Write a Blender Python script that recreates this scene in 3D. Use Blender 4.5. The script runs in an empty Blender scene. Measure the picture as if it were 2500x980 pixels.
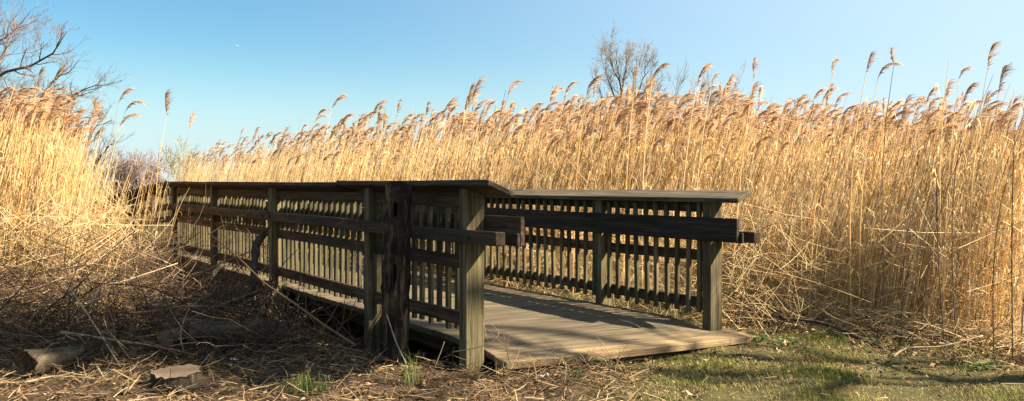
import bpy, bmesh, math
import numpy as np
from mathutils import Vector, Matrix

R = math.radians
rng = np.random.default_rng(11)
scene = bpy.context.scene
COL = scene.collection

# ------------------------------------------------------------------ camera numbers
CAM_Z = 1.27
FPX, CX, HY = 2060.0, 1250.0, 445.0          # focal length / centre / horizon in photo pixels


def at(px, py, Y):
    """world point seen at photo pixel (px, py) at distance Y"""
    return Vector(((px - CX) / FPX * Y, Y, CAM_Z - (py - HY) / FPX * Y))


def on_ground(px, py, z=0.0):
    Y = (CAM_Z - z) * FPX / (py - HY)
    return Vector(((px - CX) / FPX * Y, Y, z))


# ------------------------------------------------------------------ tags
def tag(o, label=None, cat=None, group=None, kind=None):
    if label: o["label"] = label
    if cat: o["category"] = cat
    if group: o["group"] = group
    if kind: o["kind"] = kind
    return o


def empty(name, loc):
    o = bpy.data.objects.new(name, None)
    o.location = loc
    o.empty_display_size = 0.2
    COL.objects.link(o)
    return o


# ------------------------------------------------------------------ materials
def new_mat(name):
    m = bpy.data.materials.new(name)
    m.use_nodes = True
    nt = m.node_tree
    for n in list(nt.nodes):
        nt.nodes.remove(n)
    return m, nt


def N(nt, kind, **kw):
    n = nt.nodes.new(kind)
    for k, v in kw.items():
        setattr(n, k, v)
    return n


def ramp(nt, stops, fac=None):
    n = N(nt, 'ShaderNodeValToRGB')
    els = n.color_ramp.elements
    while len(els) > 1:
        els.remove(els[0])
    els[0].position = stops[0][0]
    els[0].color = (*stops[0][1], 1)
    for p, c in stops[1:]:
        e = els.new(p)
        e.color = (*c, 1)
    if fac is not None:
        nt.links.new(fac, n.inputs[0])
    return n


def mix(nt, fac, a, b, mode='MIX'):
    n = N(nt, 'ShaderNodeMix', data_type='RGBA', blend_type=mode)
    L = nt.links.new
    for idx, v in ((0, fac), (6, a), (7, b)):
        if hasattr(v, 'is_linked') or isinstance(v, bpy.types.NodeSocket):
            L(v, n.inputs[idx])
        elif idx == 0:
            n.inputs[0].default_value = v
        else:
            n.inputs[idx].default_value = (*v, 1)
    return n.outputs[2]


def noise(nt, vec, scale, detail=4, rough=0.55, dist=0.0):
    n = N(nt, 'ShaderNodeTexNoise')
    n.inputs['Scale'].default_value = scale
    n.inputs['Detail'].default_value = detail
    n.inputs['Roughness'].default_value = rough
    n.inputs['Distortion'].default_value = dist
    if vec is not None:
        nt.links.new(vec, n.inputs['Vector'])
    return n.outputs['Fac']


def wood(name, dark, mid, light, moss=0.35, mosscol=(0.085, 0.095, 0.035), rough=0.85, bump=0.35):
    """weathered timber, grain along the piece's own long (local X) axis"""
    m, nt = new_mat(name)
    L = nt.links.new
    out = N(nt, 'ShaderNodeOutputMaterial')
    b = N(nt, 'ShaderNodeBsdfPrincipled')
    L(b.outputs[0], out.inputs[0])
    tc = N(nt, 'ShaderNodeTexCoord')
    oi = N(nt, 'ShaderNodeObjectInfo')
    add = N(nt, 'ShaderNodeVectorMath', operation='ADD')
    sc = N(nt, 'ShaderNodeVectorMath', operation='SCALE')
    comb = N(nt, 'ShaderNodeCombineXYZ')
    for i in range(3):
        L(oi.outputs['Random'], comb.inputs[i])
    L(comb.outputs[0], sc.inputs[0])
    sc.inputs['Scale'].default_value = 37.0
    L(tc.outputs['Object'], add.inputs[0])
    L(sc.outputs[0], add.inputs[1])
    mp = N(nt, 'ShaderNodeMapping')
    mp.inputs['Scale'].default_value = (1.6, 26, 26)
    L(add.outputs[0], mp.inputs[0])
    mp2 = N(nt, 'ShaderNodeMapping')
    mp2.inputs['Scale'].default_value = (4, 120, 120)
    L(add.outputs[0], mp2.inputs[0])
    g1 = noise(nt, mp.outputs[0], 1.0, 6, 0.6, 0.6)
    g2 = noise(nt, mp2.outputs[0], 1.0, 3, 0.6, 0.2)
    big = noise(nt, add.outputs[0], 2.2, 3, 0.6)
    at_ = N(nt, 'ShaderNodeAttribute', attribute_name='rnd')
    gm = N(nt, 'ShaderNodeMath', operation='MULTIPLY_ADD')
    L(g2, gm.inputs[0]); gm.inputs[1].default_value = 0.45
    gm2 = N(nt, 'ShaderNodeMath', operation='MULTIPLY_ADD')
    L(g1, gm2.inputs[0]); gm2.inputs[1].default_value = 0.75; gm2.inputs[2].default_value = -0.1
    L(gm2.outputs[0], gm.inputs[2])
    col = ramp(nt, [(0.37, dark), (0.5, mid), (0.66, light)], gm.outputs[0]).outputs[0]
    # piece to piece value
    vr = N(nt, 'ShaderNodeMath', operation='ADD')
    L(oi.outputs['Random'], vr.inputs[0]); L(at_.outputs['Fac'], vr.inputs[1])
    fr = N(nt, 'ShaderNodeMath', operation='FRACT'); L(vr.outputs[0], fr.inputs[0])
    tint = ramp(nt, [(0.0, (0.62, 0.62, 0.62)), (0.5, (0.95, 0.93, 0.9)), (1.0, (1.25, 1.2, 1.1))], fr.outputs[0]).outputs[0]
    col = mix(nt, 1.0, col, tint, 'MULTIPLY')
    mk = ramp(nt, [(0.42, (0, 0, 0)), (0.68, (moss, moss, moss))], big).outputs[0]
    col = mix(nt, mk, col, mosscol)
    # knots: small dark ovals stretched along the grain
    mp3 = N(nt, 'ShaderNodeMapping')
    mp3.inputs['Scale'].default_value = (2.4, 9, 9)
    L(add.outputs[0], mp3.inputs[0])
    vo = N(nt, 'ShaderNodeTexVoronoi')
    vo.inputs['Scale'].default_value = 1.0
    L(mp3.outputs[0], vo.inputs['Vector'])
    kn = ramp(nt, [(0.04, (0.75, 0.75, 0.75)), (0.13, (0, 0, 0))], vo.outputs['Distance']).outputs[0]
    col = mix(nt, kn, col, tuple(c * 0.5 for c in dark))
    L(col, b.inputs['Base Color'])
    b.inputs['Roughness'].default_value = rough
    b.inputs['Specular IOR Level'].default_value = 0.25
    bp = N(nt, 'ShaderNodeBump')
    bp.inputs['Strength'].default_value = bump
    bp.inputs['Distance'].default_value = 0.006
    L(gm.outputs[0], bp.inputs['Height'])
    L(bp.outputs[0], b.inputs['Normal'])
    return m


def rnd_mat(name, stops, trans=0.0, rough=0.9, grain=0.0, gscale=20.0):
    """colour picked per stem / leaf by the mesh attribute rnd"""
    m, nt = new_mat(name)
    L = nt.links.new
    out = N(nt, 'ShaderNodeOutputMaterial')
    a = N(nt, 'ShaderNodeAttribute', attribute_name='rnd')
    fac = a.outputs['Fac']
    oi = N(nt, 'ShaderNodeObjectInfo')
    ad = N(nt, 'ShaderNodeMath', operation='ADD')
    L(fac, ad.inputs[0])
    ms = N(nt, 'ShaderNodeMath', operation='MULTIPLY'); ms.inputs[1].default_value = 0.35
    L(oi.outputs['Random'], ms.inputs[0]); L(ms.outputs[0], ad.inputs[1])
    wr = N(nt, 'ShaderNodeMath', operation='PINGPONG'); wr.inputs[1].default_value = 1.0
    L(ad.outputs[0], wr.inputs[0])
    col = ramp(nt, stops, wr.outputs[0]).outputs[0]
    if grain > 0:
        tc = N(nt, 'ShaderNodeTexCoord')
        n = noise(nt, tc.outputs['Object'], gscale, 4, 0.6)
        g = ramp(nt, [(0.3, (1 - grain,) * 3), (0.7, (1 + grain,) * 3)], n).outputs[0]
        col = mix(nt, 1.0, col, g, 'MULTIPLY')
    b = N(nt, 'ShaderNodeBsdfPrincipled')
    b.inputs['Roughness'].default_value = rough
    b.inputs['Specular IOR Level'].default_value = 0.2
    L(col, b.inputs['Base Color'])
    if trans > 0:
        t = N(nt, 'ShaderNodeBsdfTranslucent')
        L(col, t.inputs['Color'])
        mx = N(nt, 'ShaderNodeMixShader')
        mx.inputs[0].default_value = trans
        L(b.outputs[0], mx.inputs[1]); L(t.outputs[0], mx.inputs[2])
        L(mx.outputs[0], out.inputs[0])
    else:
        L(b.outputs[0], out.inputs[0])
    return m


def bark_mat(name, a_, b_, c_, scale=(6, 40, 40), bump=0.8):
    m, nt = new_mat(name)
    L = nt.links.new
    out = N(nt, 'ShaderNodeOutputMaterial')
    b = N(nt, 'ShaderNodeBsdfPrincipled')
    L(b.outputs[0], out.inputs[0])
    tc = N(nt, 'ShaderNodeTexCoord')
    mp = N(nt, 'ShaderNodeMapping')
    mp.inputs['Scale'].default_value = scale
    L(tc.outputs['Object'], mp.inputs[0])
    n1 = noise(nt, mp.outputs[0], 1.0, 6, 0.65, 0.8)
    n2 = noise(nt, tc.outputs['Object'], 5.0, 3, 0.6)
    col = ramp(nt, [(0.3, a_), (0.52, b_), (0.75, c_)], n1).outputs[0]
    lich = ramp(nt, [(0.5, (0, 0, 0)), (0.7, (0.4, 0.4, 0.4))], n2).outputs[0]
    col = mix(nt, lich, col, c_)
    L(col, b.inputs['Base Color'])
    b.inputs['Roughness'].default_value = 0.95
    b.inputs['Specular IOR Level'].default_value = 0.15
    bp = N(nt, 'ShaderNodeBump')
    bp.inputs['Strength'].default_value = bump
    bp.inputs['Distance'].default_value = 0.012
    L(n1, bp.inputs['Height'])
    L(bp.outputs[0], b.inputs['Normal'])
    return m


M = {}
M['post'] = wood('post_timber', (0.030, 0.022, 0.011), (0.096, 0.075, 0.039), (0.20, 0.160, 0.090), 0.5, (0.082, 0.076, 0.027))
M['rail'] = wood('rail_timber', (0.017, 0.010, 0.005), (0.052, 0.031, 0.017), (0.105, 0.066, 0.038), 0.2, (0.05, 0.05, 0.022))
M['board'] = wood('shaded_board_timber', (0.009, 0.007, 0.004), (0.030, 0.022, 0.014), (0.066, 0.052, 0.035), 0.2, (0.03, 0.028, 0.013))  # right kick boards: same wood darkened, their shade put into the colour
M['cap'] = wood('cap_timber', (0.018, 0.013, 0.008), (0.050, 0.037, 0.023), (0.115, 0.09, 0.058), 0.25, (0.05, 0.047, 0.022))
M['baluster'] = wood('baluster_timber', (0.030, 0.021, 0.010), (0.084, 0.065, 0.034), (0.165, 0.132, 0.074), 0.5, (0.085, 0.085, 0.03))
M['deck'] = wood('deck_timber', (0.042, 0.031, 0.019), (0.086, 0.064, 0.038), (0.140, 0.107, 0.066), 0.3, (0.062, 0.056, 0.028))
M['lip'] = wood('pale_edge_timber', (0.13, 0.088, 0.045), (0.25, 0.172, 0.09), (0.36, 0.26, 0.145), 0.1, (0.12, 0.10, 0.045))  # front board, paler than the deck planks
M['beam'] = wood('beam_timber', (0.03, 0.018, 0.009), (0.085, 0.052, 0.025), (0.15, 0.10, 0.05), 0.35, (0.06, 0.055, 0.02))
M['charred'] = bark_mat('charred_timber', (0.006, 0.005, 0.004), (0.018, 0.013, 0.010), (0.15, 0.10, 0.06), (30, 30, 3), 1.0)
M['bolt'] = rnd_mat('rusty_bolt', [(0, (0.02, 0.014, 0.01)), (1, (0.03, 0.02, 0.015))])
M['reed_stem'] = rnd_mat('dry_reed_stem', [(0, (0.52, 0.255, 0.075)), (0.25, (0.74, 0.44, 0.155)), (0.6, (0.82, 0.565, 0.24)),
                                           (0.84, (0.86, 0.70, 0.42)), (0.93, (0.44, 0.33, 0.20)), (1, (0.25, 0.17, 0.10))], 0.42, 0.6)
M['reed_plume'] = rnd_mat('feathery_plume', [(0, (0.34, 0.195, 0.10)), (0.5, (0.50, 0.315, 0.175)), (1, (0.68, 0.48, 0.30))], 0.5, 0.9)
M['pale_straw'] = rnd_mat('pale_straw', [(0, (0.16, 0.085, 0.035)), (0.35, (0.36, 0.215, 0.085)), (0.75, (0.56, 0.38, 0.17)), (1, (0.76, 0.60, 0.34))], 0.2, 0.7)
M['litter_straw'] = rnd_mat('litter_straw', [(0, (0.03, 0.018, 0.010)), (0.45, (0.095, 0.056, 0.028)), (0.8, (0.24, 0.155, 0.078)), (1, (0.48, 0.35, 0.19))], 0.0, 0.9)
M['twig'] = rnd_mat('dead_twig', [(0, (0.025, 0.015, 0.010)), (0.45, (0.07, 0.042, 0.026)), (0.75, (0.15, 0.095, 0.055)),
                                  (0.92, (0.27, 0.19, 0.11)), (1, (0.42, 0.31, 0.18))], 0.0, 0.9)
M['leaf_litter'] = rnd_mat('leaf_litter', [(0, (0.035, 0.02, 0.012)), (0.5, (0.12, 0.068, 0.034)), (0.85, (0.25, 0.15, 0.075)), (1, (0.42, 0.29, 0.16))], 0.1, 0.9)
M['grass'] = rnd_mat('lawn_blade', [(0, (0.050, 0.090, 0.010)), (0.35, (0.135, 0.155, 0.022)), (0.6, (0.28, 0.22, 0.07)), (1, (0.50, 0.37, 0.17))], 0.25, 0.8)
M['green'] = rnd_mat('fresh_green_leaf', [(0, (0.03, 0.06, 0.012)), (0.6, (0.075, 0.13, 0.03)), (1, (0.17, 0.22, 0.06))], 0.3, 0.6)
M['tree_bark'] = bark_mat('tree_bark', (0.04, 0.03, 0.022), (0.09, 0.066, 0.05), (0.16, 0.125, 0.10), (20, 20, 5), 0.6)
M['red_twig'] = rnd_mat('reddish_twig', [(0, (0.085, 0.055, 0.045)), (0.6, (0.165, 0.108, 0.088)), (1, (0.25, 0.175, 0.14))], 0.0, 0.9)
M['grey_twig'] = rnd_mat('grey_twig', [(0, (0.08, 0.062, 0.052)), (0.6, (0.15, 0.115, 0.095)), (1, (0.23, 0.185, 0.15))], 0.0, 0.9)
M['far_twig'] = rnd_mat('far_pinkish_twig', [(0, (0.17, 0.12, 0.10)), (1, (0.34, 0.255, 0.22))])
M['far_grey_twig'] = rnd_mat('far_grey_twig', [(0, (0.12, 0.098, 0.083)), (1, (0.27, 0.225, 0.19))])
M['willow_twig'] = rnd_mat('budding_twig', [(0, (0.22, 0.19, 0.08)), (1, (0.40, 0.36, 0.16))], 0.1, 0.9)
M['log_bark'] = bark_mat('log_bark', (0.012, 0.009, 0.006), (0.045, 0.034, 0.024), (0.14, 0.112, 0.075), (4, 20, 20), 1.0)
M['limb_bark'] = bark_mat('limb_bark', (0.016, 0.012, 0.009), (0.048, 0.036, 0.027), (0.11, 0.088, 0.065), (12, 45, 45), 0.9)
M['pale_branch'] = rnd_mat('bleached_branch', [(0, (0.17, 0.115, 0.065)), (1, (0.34, 0.25, 0.155))], 0, 0.9, 0.3, 25)
M['cut_wood'] = None
M['paper'] = rnd_mat('white_paper', [(0, (0.78, 0.78, 0.76)), (1, (0.8, 0.8, 0.78))], 0.1, 0.7)


def cut_mat():
    m, nt = new_mat('sawn_end')
    L = nt.links.new
    out = N(nt, 'ShaderNodeOutputMaterial')
    b = N(nt, 'ShaderNodeBsdfPrincipled')
    L(b.outputs[0], out.inputs[0])
    tc = N(nt, 'ShaderNodeTexCoord')
    w = N(nt, 'ShaderNodeTexNoise'); w.inputs['Scale'].default_value = 14
    L(tc.outputs['Object'], w.inputs['Vector'])
    wv = N(nt, 'ShaderNodeTexWave', wave_type='RINGS', rings_direction='X')
    wv.inputs['Scale'].default_value = 22
    wv.inputs['Distortion'].default_value = 2.0
    L(tc.outputs['Object'], wv.inputs['Vector'])
    c = ramp(nt, [(0, (0.09, 0.05, 0.026)), (1, (0.24, 0.155, 0.085))], wv.outputs['Fac']).outputs[0]
    c = mix(nt, w.outputs['Fac'], c, (0.085, 0.06, 0.038))
    L(c, b.inputs['Base Color'])
    b.inputs['Roughness'].default_value = 0.9
    return m


M['cut_wood'] = cut_mat()


# ------------------------------------------------------------------ numpy mesh helpers
class Geo:
    """collects numpy chunks (verts, faces of equal size, rnd, material index) and links ONE mesh object"""

    def __init__(s):
        s.v, s.f, s.r, s.m, s.n = [], [], [], [], 0

    def add(s, verts, faces, rnd=0.5, mi=0):
        verts = np.asarray(verts, float).reshape(-1, 3)
        faces = np.asarray(faces, np.int64)
        s.v.append(verts)
        s.f.append(faces + s.n)
        s.r.append(np.broadcast_to(np.asarray(rnd, float), (len(verts),)).copy())
        s.m.append(np.full(len(faces), mi, np.int32))
        s.n += len(verts)
        return s

    def mesh(s, name, mats, smooth=False):
        me = bpy.data.meshes.new(name)
        v = np.concatenate(s.v)
        me.vertices.add(len(v))
        me.vertices.foreach_set('co', v.astype(np.float32).ravel())
        sizes = np.concatenate([np.full(len(f), f.shape[1], np.int32) for f in s.f])
        loops = np.concatenate([f.ravel() for f in s.f]).astype(np.int32)
        me.loops.add(len(loops))
        me.loops.foreach_set('vertex_index', loops)
        me.polygons.add(len(sizes))
        starts = np.concatenate([[0], np.cumsum(sizes)[:-1]]).astype(np.int32)
        me.polygons.foreach_set('loop_start', starts)
        me.polygons.foreach_set('material_index', np.concatenate(s.m))
        if smooth:
            me.polygons.foreach_set('use_smooth', np.ones(len(sizes), bool))
        at_ = me.attributes.new('rnd', 'FLOAT', 'POINT')
        at_.data.foreach_set('value', np.concatenate(s.r).astype(np.float32))
        for m in (mats if isinstance(mats, (list, tuple)) else [mats]):
            me.materials.append(m)
        me.update(calc_edges=True)
        me.validate()
        return me

    def obj(s, name, mats, parent=None, loc=(0, 0, 0), smooth=False):
        o = bpy.data.objects.new(name, s.mesh(name, mats, smooth))
        o.location = loc
        if parent: o.parent = parent
        COL.objects.link(o)
        return o


def tubes(P, Rad, sides=4, caps=False):
    """P (n,k,3) centre lines, Rad (n,k): returns verts, quads"""
    P = np.asarray(P, float); Rad = np.asarray(Rad, float)
    n, k, _ = P.shape
    T = np.gradient(P, axis=1)
    T /= np.linalg.norm(T, axis=2, keepdims=True) + 1e-12
    ref = np.where(np.abs(T[:, :1, 2:3]) > 0.8, np.array([1.0, 0.13, 0]), np.array([0.05, 0.1, 1.0]))
    A = np.cross(T, np.broadcast_to(ref, T.shape)); A /= np.linalg.norm(A, axis=2, keepdims=True) + 1e-12
    B = np.cross(T, A)
    ang = np.arange(sides) * 2 * np.pi / sides
    V = P[:, :, None] + Rad[:, :, None, None] * (A[:, :, None] * np.cos(ang)[:, None] + B[:, :, None] * np.sin(ang)[:, None])
    i = np.arange(n)[:, None, None] * k * sides
    j = np.arange(k - 1)[None, :, None] * sides
    s_ = np.arange(sides)[None, None, :]
    s2 = (s_ + 1) % sides
    a = i + j + s_; b = i + j + s2; c = i + j + sides + s2; d = i + j + sides + s_
    Q = np.stack([a, b, c, d], -1).reshape(-1, 4)
    return V.reshape(-1, 3), Q


def ribbons(P, W, D):
    """P (n,k,3), W (n,k) half widths, D (n,3) or (n,k,3) side direction"""
    n, k, _ = P.shape
    if D.ndim == 2: D = D[:, None, :]
    V = np.stack([P - W[:, :, None] * D, P + W[:, :, None] * D], 2).reshape(-1, 3)
    i = np.arange(n)[:, None] * k * 2
    j = np.arange(k - 1)[None, :] * 2
    a = i + j
    Q = np.stack([a, a + 1, a + 3, a + 2], -1).reshape(-1, 4)
    return V, Q


def rep(x, k):
    return np.repeat(np.asarray(x, float), k)


# ------------------------------------------------------------------ ground height
TH = R(34.5)
W_ = 2.265                                          # clear width, outer face of left posts to inner face of right posts
ORI = np.array([-0.294, 5.40])


def bridge_uv(x, y):
    dx, dy = x - ORI[0], y - ORI[1]
    return -math.sin(TH) * dx + math.cos(TH) * dy, math.cos(TH) * dx + math.sin(TH) * dy


def sstep(a, b, x):
    t = np.clip((x - a) / (b - a), 0, 1)
    return t * t * (3 - 2 * t)


def ground_z(x, y):
    x = np.asarray(x, float); y = np.asarray(y, float)
    u, v = bridge_uv(x, y)
    z = 0.02 * np.sin(1.7 * x + 0.6) * np.cos(1.3 * y) + 0.012 * np.sin(4.1 * x + 2.2 * y) + 0.008 * np.sin(7.7 * y - 5 * x + 1)
    under = sstep(0.5, 1.5, u) * sstep(-0.5, 0.2, v) * sstep(W_ + 0.9, W_ + 0.3, v)
    z = z - 0.22 * under * (u < 40)
    # low bank of brush on the left
    bank = sstep(6.4, 9.5, y) * sstep(-0.2, -1.2, v)
    z = z + 0.12 * bank * np.exp(-((x + 5) / 4.5) ** 2)
    z = z + 0.075 * np.exp(-((x + 0.75) / 1.0) ** 2 - ((y - 5.35) / 0.42) ** 2)
    near = np.exp(-((x / 30) ** 2 + (y / 60) ** 2))
    return z * near


def build_ground():
    xs = np.concatenate([[-3000, -900, -300, -100, -40, -20], np.arange(-12, 12.01, 0.1), [20, 40, 100, 300, 900, 3000]])
    ys = np.concatenate([[-300, -60, -12, 0, 2.5], np.arange(4, 18.01, 0.1), [20, 24, 30, 40, 60, 100, 200, 500, 1200, 3000]])
    X, Y = np.meshgrid(xs, ys)
    Z = ground_z(X, Y)
    fine = (np.abs(X) < 11) & (Y > 4) & (Y < 17)
    Z = Z + fine * rng.normal(0, 0.007, X.shape)
    n = len(xs)
    i, j = np.meshgrid(np.arange(n - 1), np.arange(len(ys) - 1))
    a = j * n + i
    F = np.stack([a, a + 1, a + n + 1, a + n], -1).reshape(-1, 4)
    m, nt = new_mat('forest_soil_and_lawn')
    L = nt.links.new
    out = N(nt, 'ShaderNodeOutputMaterial')
    b = N(nt, 'ShaderNodeBsdfPrincipled')
    L(b.outputs[0], out.inputs[0])
    g = N(nt, 'ShaderNodeNewGeometry')
    n1 = noise(nt, g.outputs['Position'], 55, 6, 0.7)
    n2 = noise(nt, g.outputs['Position'], 5, 5, 0.6)
    n3 = noise(nt, g.outputs['Position'], 1.4, 4, 0.6)
    soil = ramp(nt, [(0.3, (0.018, 0.011, 0.007)), (0.5, (0.052, 0.034, 0.02)), (0.7, (0.13, 0.085, 0.048))], n1).outputs[0]
    lawn = ramp(nt, [(0.3, (0.018, 0.020, 0.007)), (0.5, (0.060, 0.054, 0.020)), (0.7, (0.14, 0.105, 0.045))], n1).outputs[0]
    dirt = ramp(nt, [(0.3, (0.045, 0.038, 0.032)), (0.5, (0.10, 0.085, 0.07)), (0.7, (0.19, 0.165, 0.14))], n1).outputs[0]
    xyz = N(nt, 'ShaderNodeSeparateXYZ'); L(g.outputs['Position'], xyz.inputs[0])
    # lawn on the near right, worn dirt where people step on to the boards
    s = N(nt, 'ShaderNodeMath', operation='MULTIPLY_ADD'); L(n3, s.inputs[0]); s.inputs[1].default_value = 2.2
    L(xyz.outputs[0], s.inputs[2])
    lm = ramp(nt, [(0.0, (0, 0, 0)), (1, (1, 1, 1))])
    mr = N(nt, 'ShaderNodeMapRange'); mr.inputs[1].default_value = 1.3; mr.inputs[2].default_value = 1.9
    L(s.outputs[0], mr.inputs[0]); L(mr.outputs[0], lm.inputs[0])
    col = mix(nt, lm.outputs[0], soil, lawn)
    dm = ramp(nt, [(0.5, (0, 0, 0)), (0.6, (1, 1, 1))], n2).outputs[0]
    mr2 = N(nt, 'ShaderNodeMapRange'); mr2.inputs[1].default_value = 2.0; mr2.inputs[2].default_value = 1.4
    L(s.outputs[0], mr2.inputs[0])
    mm = N(nt, 'ShaderNodeMath', operation='MULTIPLY'); L(dm, mm.inputs[0]); L(mr2.outputs[0], mm.inputs[1])
    mm2 = N(nt, 'ShaderNodeMath', operation='MULTIPLY'); L(mm.outputs[0], mm2.inputs[0]); L(lm.outputs[0], mm2.inputs[1])
    col = mix(nt, mm2.outputs[0], col, dirt)
    L(col, b.inputs['Base Color'])
    b.inputs['Roughness'].default_value = 0.95
    b.inputs['Specular IOR Level'].default_value = 0.1
    bp = N(nt, 'ShaderNodeBump'); bp.inputs['Strength'].default_value = 0.8; bp.inputs['Distance'].default_value = 0.02
    L(n1, bp.inputs['Height']); L(bp.outputs[0], b.inputs['Normal'])
    o = Geo().add(np.stack([X, Y, Z], -1), F).obj('ground', m, smooth=True)
    tag(o, 'brown litter strewn soil turning to patchy lawn in front of the footbridge', None, None, 'structure')


build_ground()


# ------------------------------------------------------------------ the footbridge
class Frame:
    def __init__(s, origin, th, slope=0.0, z0=0.0):
        s.o = np.array(origin, float); s.th = th; s.slope = slope; s.z0 = z0
        s.du = Vector((-math.sin(th), math.cos(th), slope))
        s.dv = Vector((math.cos(th), math.sin(th), 0))

    def pt(s, u, v, z):
        """z is measured from the eye level (photo horizon); the whole deck leans a little down to the right"""
        p = s.o + u * np.array([-math.sin(s.th), math.cos(s.th)]) + v * np.array([math.cos(s.th), math.sin(s.th)])
        return Vector((p[0], p[1], CAM_Z + z - 0.033 * v + s.slope * u + s.z0))


BASE = Vector((-0.294, 5.40, 0.0))
bridge = empty('footbridge', BASE)
tag(bridge, 'weathered wooden footbridge with slatted railings leading away through the reeds', 'footbridge')


def piece(name, mat, corners, axis, bevel=0.004, seg=6, warp=0.003, parent=None, rnd=0.0):
    """a bevelled timber from 8 corners (2x2 section at each end): corners[end][a][b] world points; local X runs along it"""
    p0 = sum((corners[0][a][b] for a in (0, 1) for b in (0, 1)), Vector()) / 4
    p1 = sum((corners[1][a][b] for a in (0, 1) for b in (0, 1)), Vector()) / 4
    ax = (p1 - p0).normalized()
    side = (corners[0][1][0] - corners[0][0][0]).normalized()
    side = (side - ax * side.dot(ax)).normalized()
    up = ax.cross(side)
    Mx = Matrix((ax, side, up)).transposed().to_4x4()
    Mx.translation = p0
    inv = Mx.inverted()
    bm = bmesh.new()
    rings = []
    ph = rng.uniform(0, 6.28, 2)
    for i in range(seg + 1):
        t = i / seg
        off = Vector((0, math.sin(t * 3.1 + ph[0]) * warp, math.sin(t * 4.3 + ph[1]) * warp))
        ring = []
        for a, b in ((0, 0), (1, 0), (1, 1), (0, 1)):
            ring.append(bm.verts.new(inv @ corners[0][a][b].lerp(corners[1][a][b], t) + off))
        rings.append(ring)
    for i in range(seg):
        for k in range(4):
            bm.faces.new((rings[i][k], rings[i][(k + 1) % 4], rings[i + 1][(k + 1) % 4], rings[i + 1][k]))
    bm.faces.new(rings[0][::-1]); bm.faces.new(rings[-1])
    bmesh.ops.recalc_face_normals(bm, faces=bm.faces)
    if bevel:
        es = [e for e in bm.edges if len(e.link_faces) == 2 and e.calc_face_angle(0) > 0.7]
        bmesh.ops.bevel(bm, geom=es, offset=bevel, segments=1, affect='EDGES')
    me = bpy.data.meshes.new(name)
    bm.to_mesh(me); bm.free()
    me.materials.append(mat)
    o = bpy.data.objects.new(name, me)
    COL.objects.link(o)
    par = parent or bridge
    o.parent = par
    pw = Matrix.Translation(BASE) if par is bridge else par['_mw_']
    o.matrix_basis = (pw.inverted() @ Mx)
    WORLD[o.name] = Mx
    return o


WORLD = {}


class _P:
    pass


def sub_parent(o, child, world):
    child.parent = o
    child.matrix_basis = WORLD[o.name].inverted() @ world


def along_u(fr, name, mat, u0, u1, v0, v1, z0, z1, dz=0.0, **kw):
    c = [[[fr.pt(u, v, z) for z in (z0, z1)] for v in (v0, v1)] for u in (u0, u1)]
    return piece(name, mat, c, 'u', **kw)


def cap_piece(fr, u0, u1, left, e0=None, e1=None, dz=0.0):
    """tilted hand rail board: outer edge high, inner edge low; e0 = extra run of outer/inner corner at the u0 end"""
    vo, vi, zo, zi, t = -0.07, 0.18, 0.012 + dz, -0.056 + dz, 0.037
    e0 = e0 or (0, 0); e1 = e1 or (0, 0)

    def row(u, eo, ei):
        r = []
        for v, z, e in ((vo, zo, eo), (vi, zi, ei)):
            vv = v if left else W_ + 0.14 - v
            r.append([fr.pt(u + e, vv, z + (0.033 * (W_ + .14 - 2 * v) * 0 if left else 0) - t), fr.pt(u + e, vv, z)])
        return r
    return piece('handrail', M['cap'], [row(u0, *e0), row(u1, *e1)], 'u', bevel=0.006, warp=0.004, seg=8)


def cap_under(v, left=True):
    w = v if left else W_ + 0.14 - v
    return 0.012 - (w + 0.07) * 0.272 - 0.037


def post(fr, u, left, zbot):
    v0, v1 = (0, 0.14) if left else (W_, W_ + 0.14)
    c = [[[None, None], [None, None]], [[None, None], [None, None]]]
    lean = rng.normal(0, 0.004)
    for a, v in enumerate((v0, v1)):
        for b, uu in enumerate((u, u + 0.089)):
            c[0][a][b] = fr.pt(uu + lean, v, zbot)
            c[1][a][b] = fr.pt(uu, v, cap_under(v, left) + 0.004)
    o = piece('post', M['post'], c, 'z', bevel=0.005, seg=8, warp=0.003)
    return o


BAL = []
for k in range(4):
    bm = bmesh.new()
    L_, a_, b_ = 0.89, 0.019, 0.015
    rings = []
    ph = rng.uniform(0, 6)
    for i in range(5):
        t = i / 4
        dx, dy = 0.003 * math.sin(3 * t + ph), 0.003 * math.sin(4 * t + 2 * ph)
        rings.append([bm.verts.new((t * L_, sx * a_ + dx, sy * b_ + dy)) for sx, sy in ((-1, -1), (1, -1), (1, 1), (-1, 1))])
    for i in range(4):
        for q in range(4):
            bm.faces.new((rings[i][q], rings[i][(q + 1) % 4], rings[i + 1][(q + 1) % 4], rings[i + 1][q]))
    bm.faces.new(rings[0][::-1]); bm.faces.new(rings[-1])
    bmesh.ops.recalc_face_normals(bm, faces=bm.faces)
    bmesh.ops.bevel(bm, geom=[e for e in bm.edges if e.calc_face_angle(0) > 0.7], offset=0.003, segments=1, affect='EDGES')
    me = bpy.data.meshes.new('baluster')
    bm.to_mesh(me); bm.free()
    me.materials.append(M['baluster'])
    BAL.append(me)


def baluster_matrix(fr, u, left):
    v = 0.10 if left else W_ + 0.14 - 0.10
    base = fr.pt(u, v, -0.985 + rng.normal(0, 0.008))
    z = Vector((rng.normal(0, 0.006), rng.normal(0, 0.006), 1)).normalized()
    y = (fr.du - z * fr.du.dot(z)).normalized()
    x = y.cross(z)
    Mx = Matrix((z, y, z.cross(y))).transposed().to_4x4()
    Mx.translation = base
    return Mx


far_bal = Geo()


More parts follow.
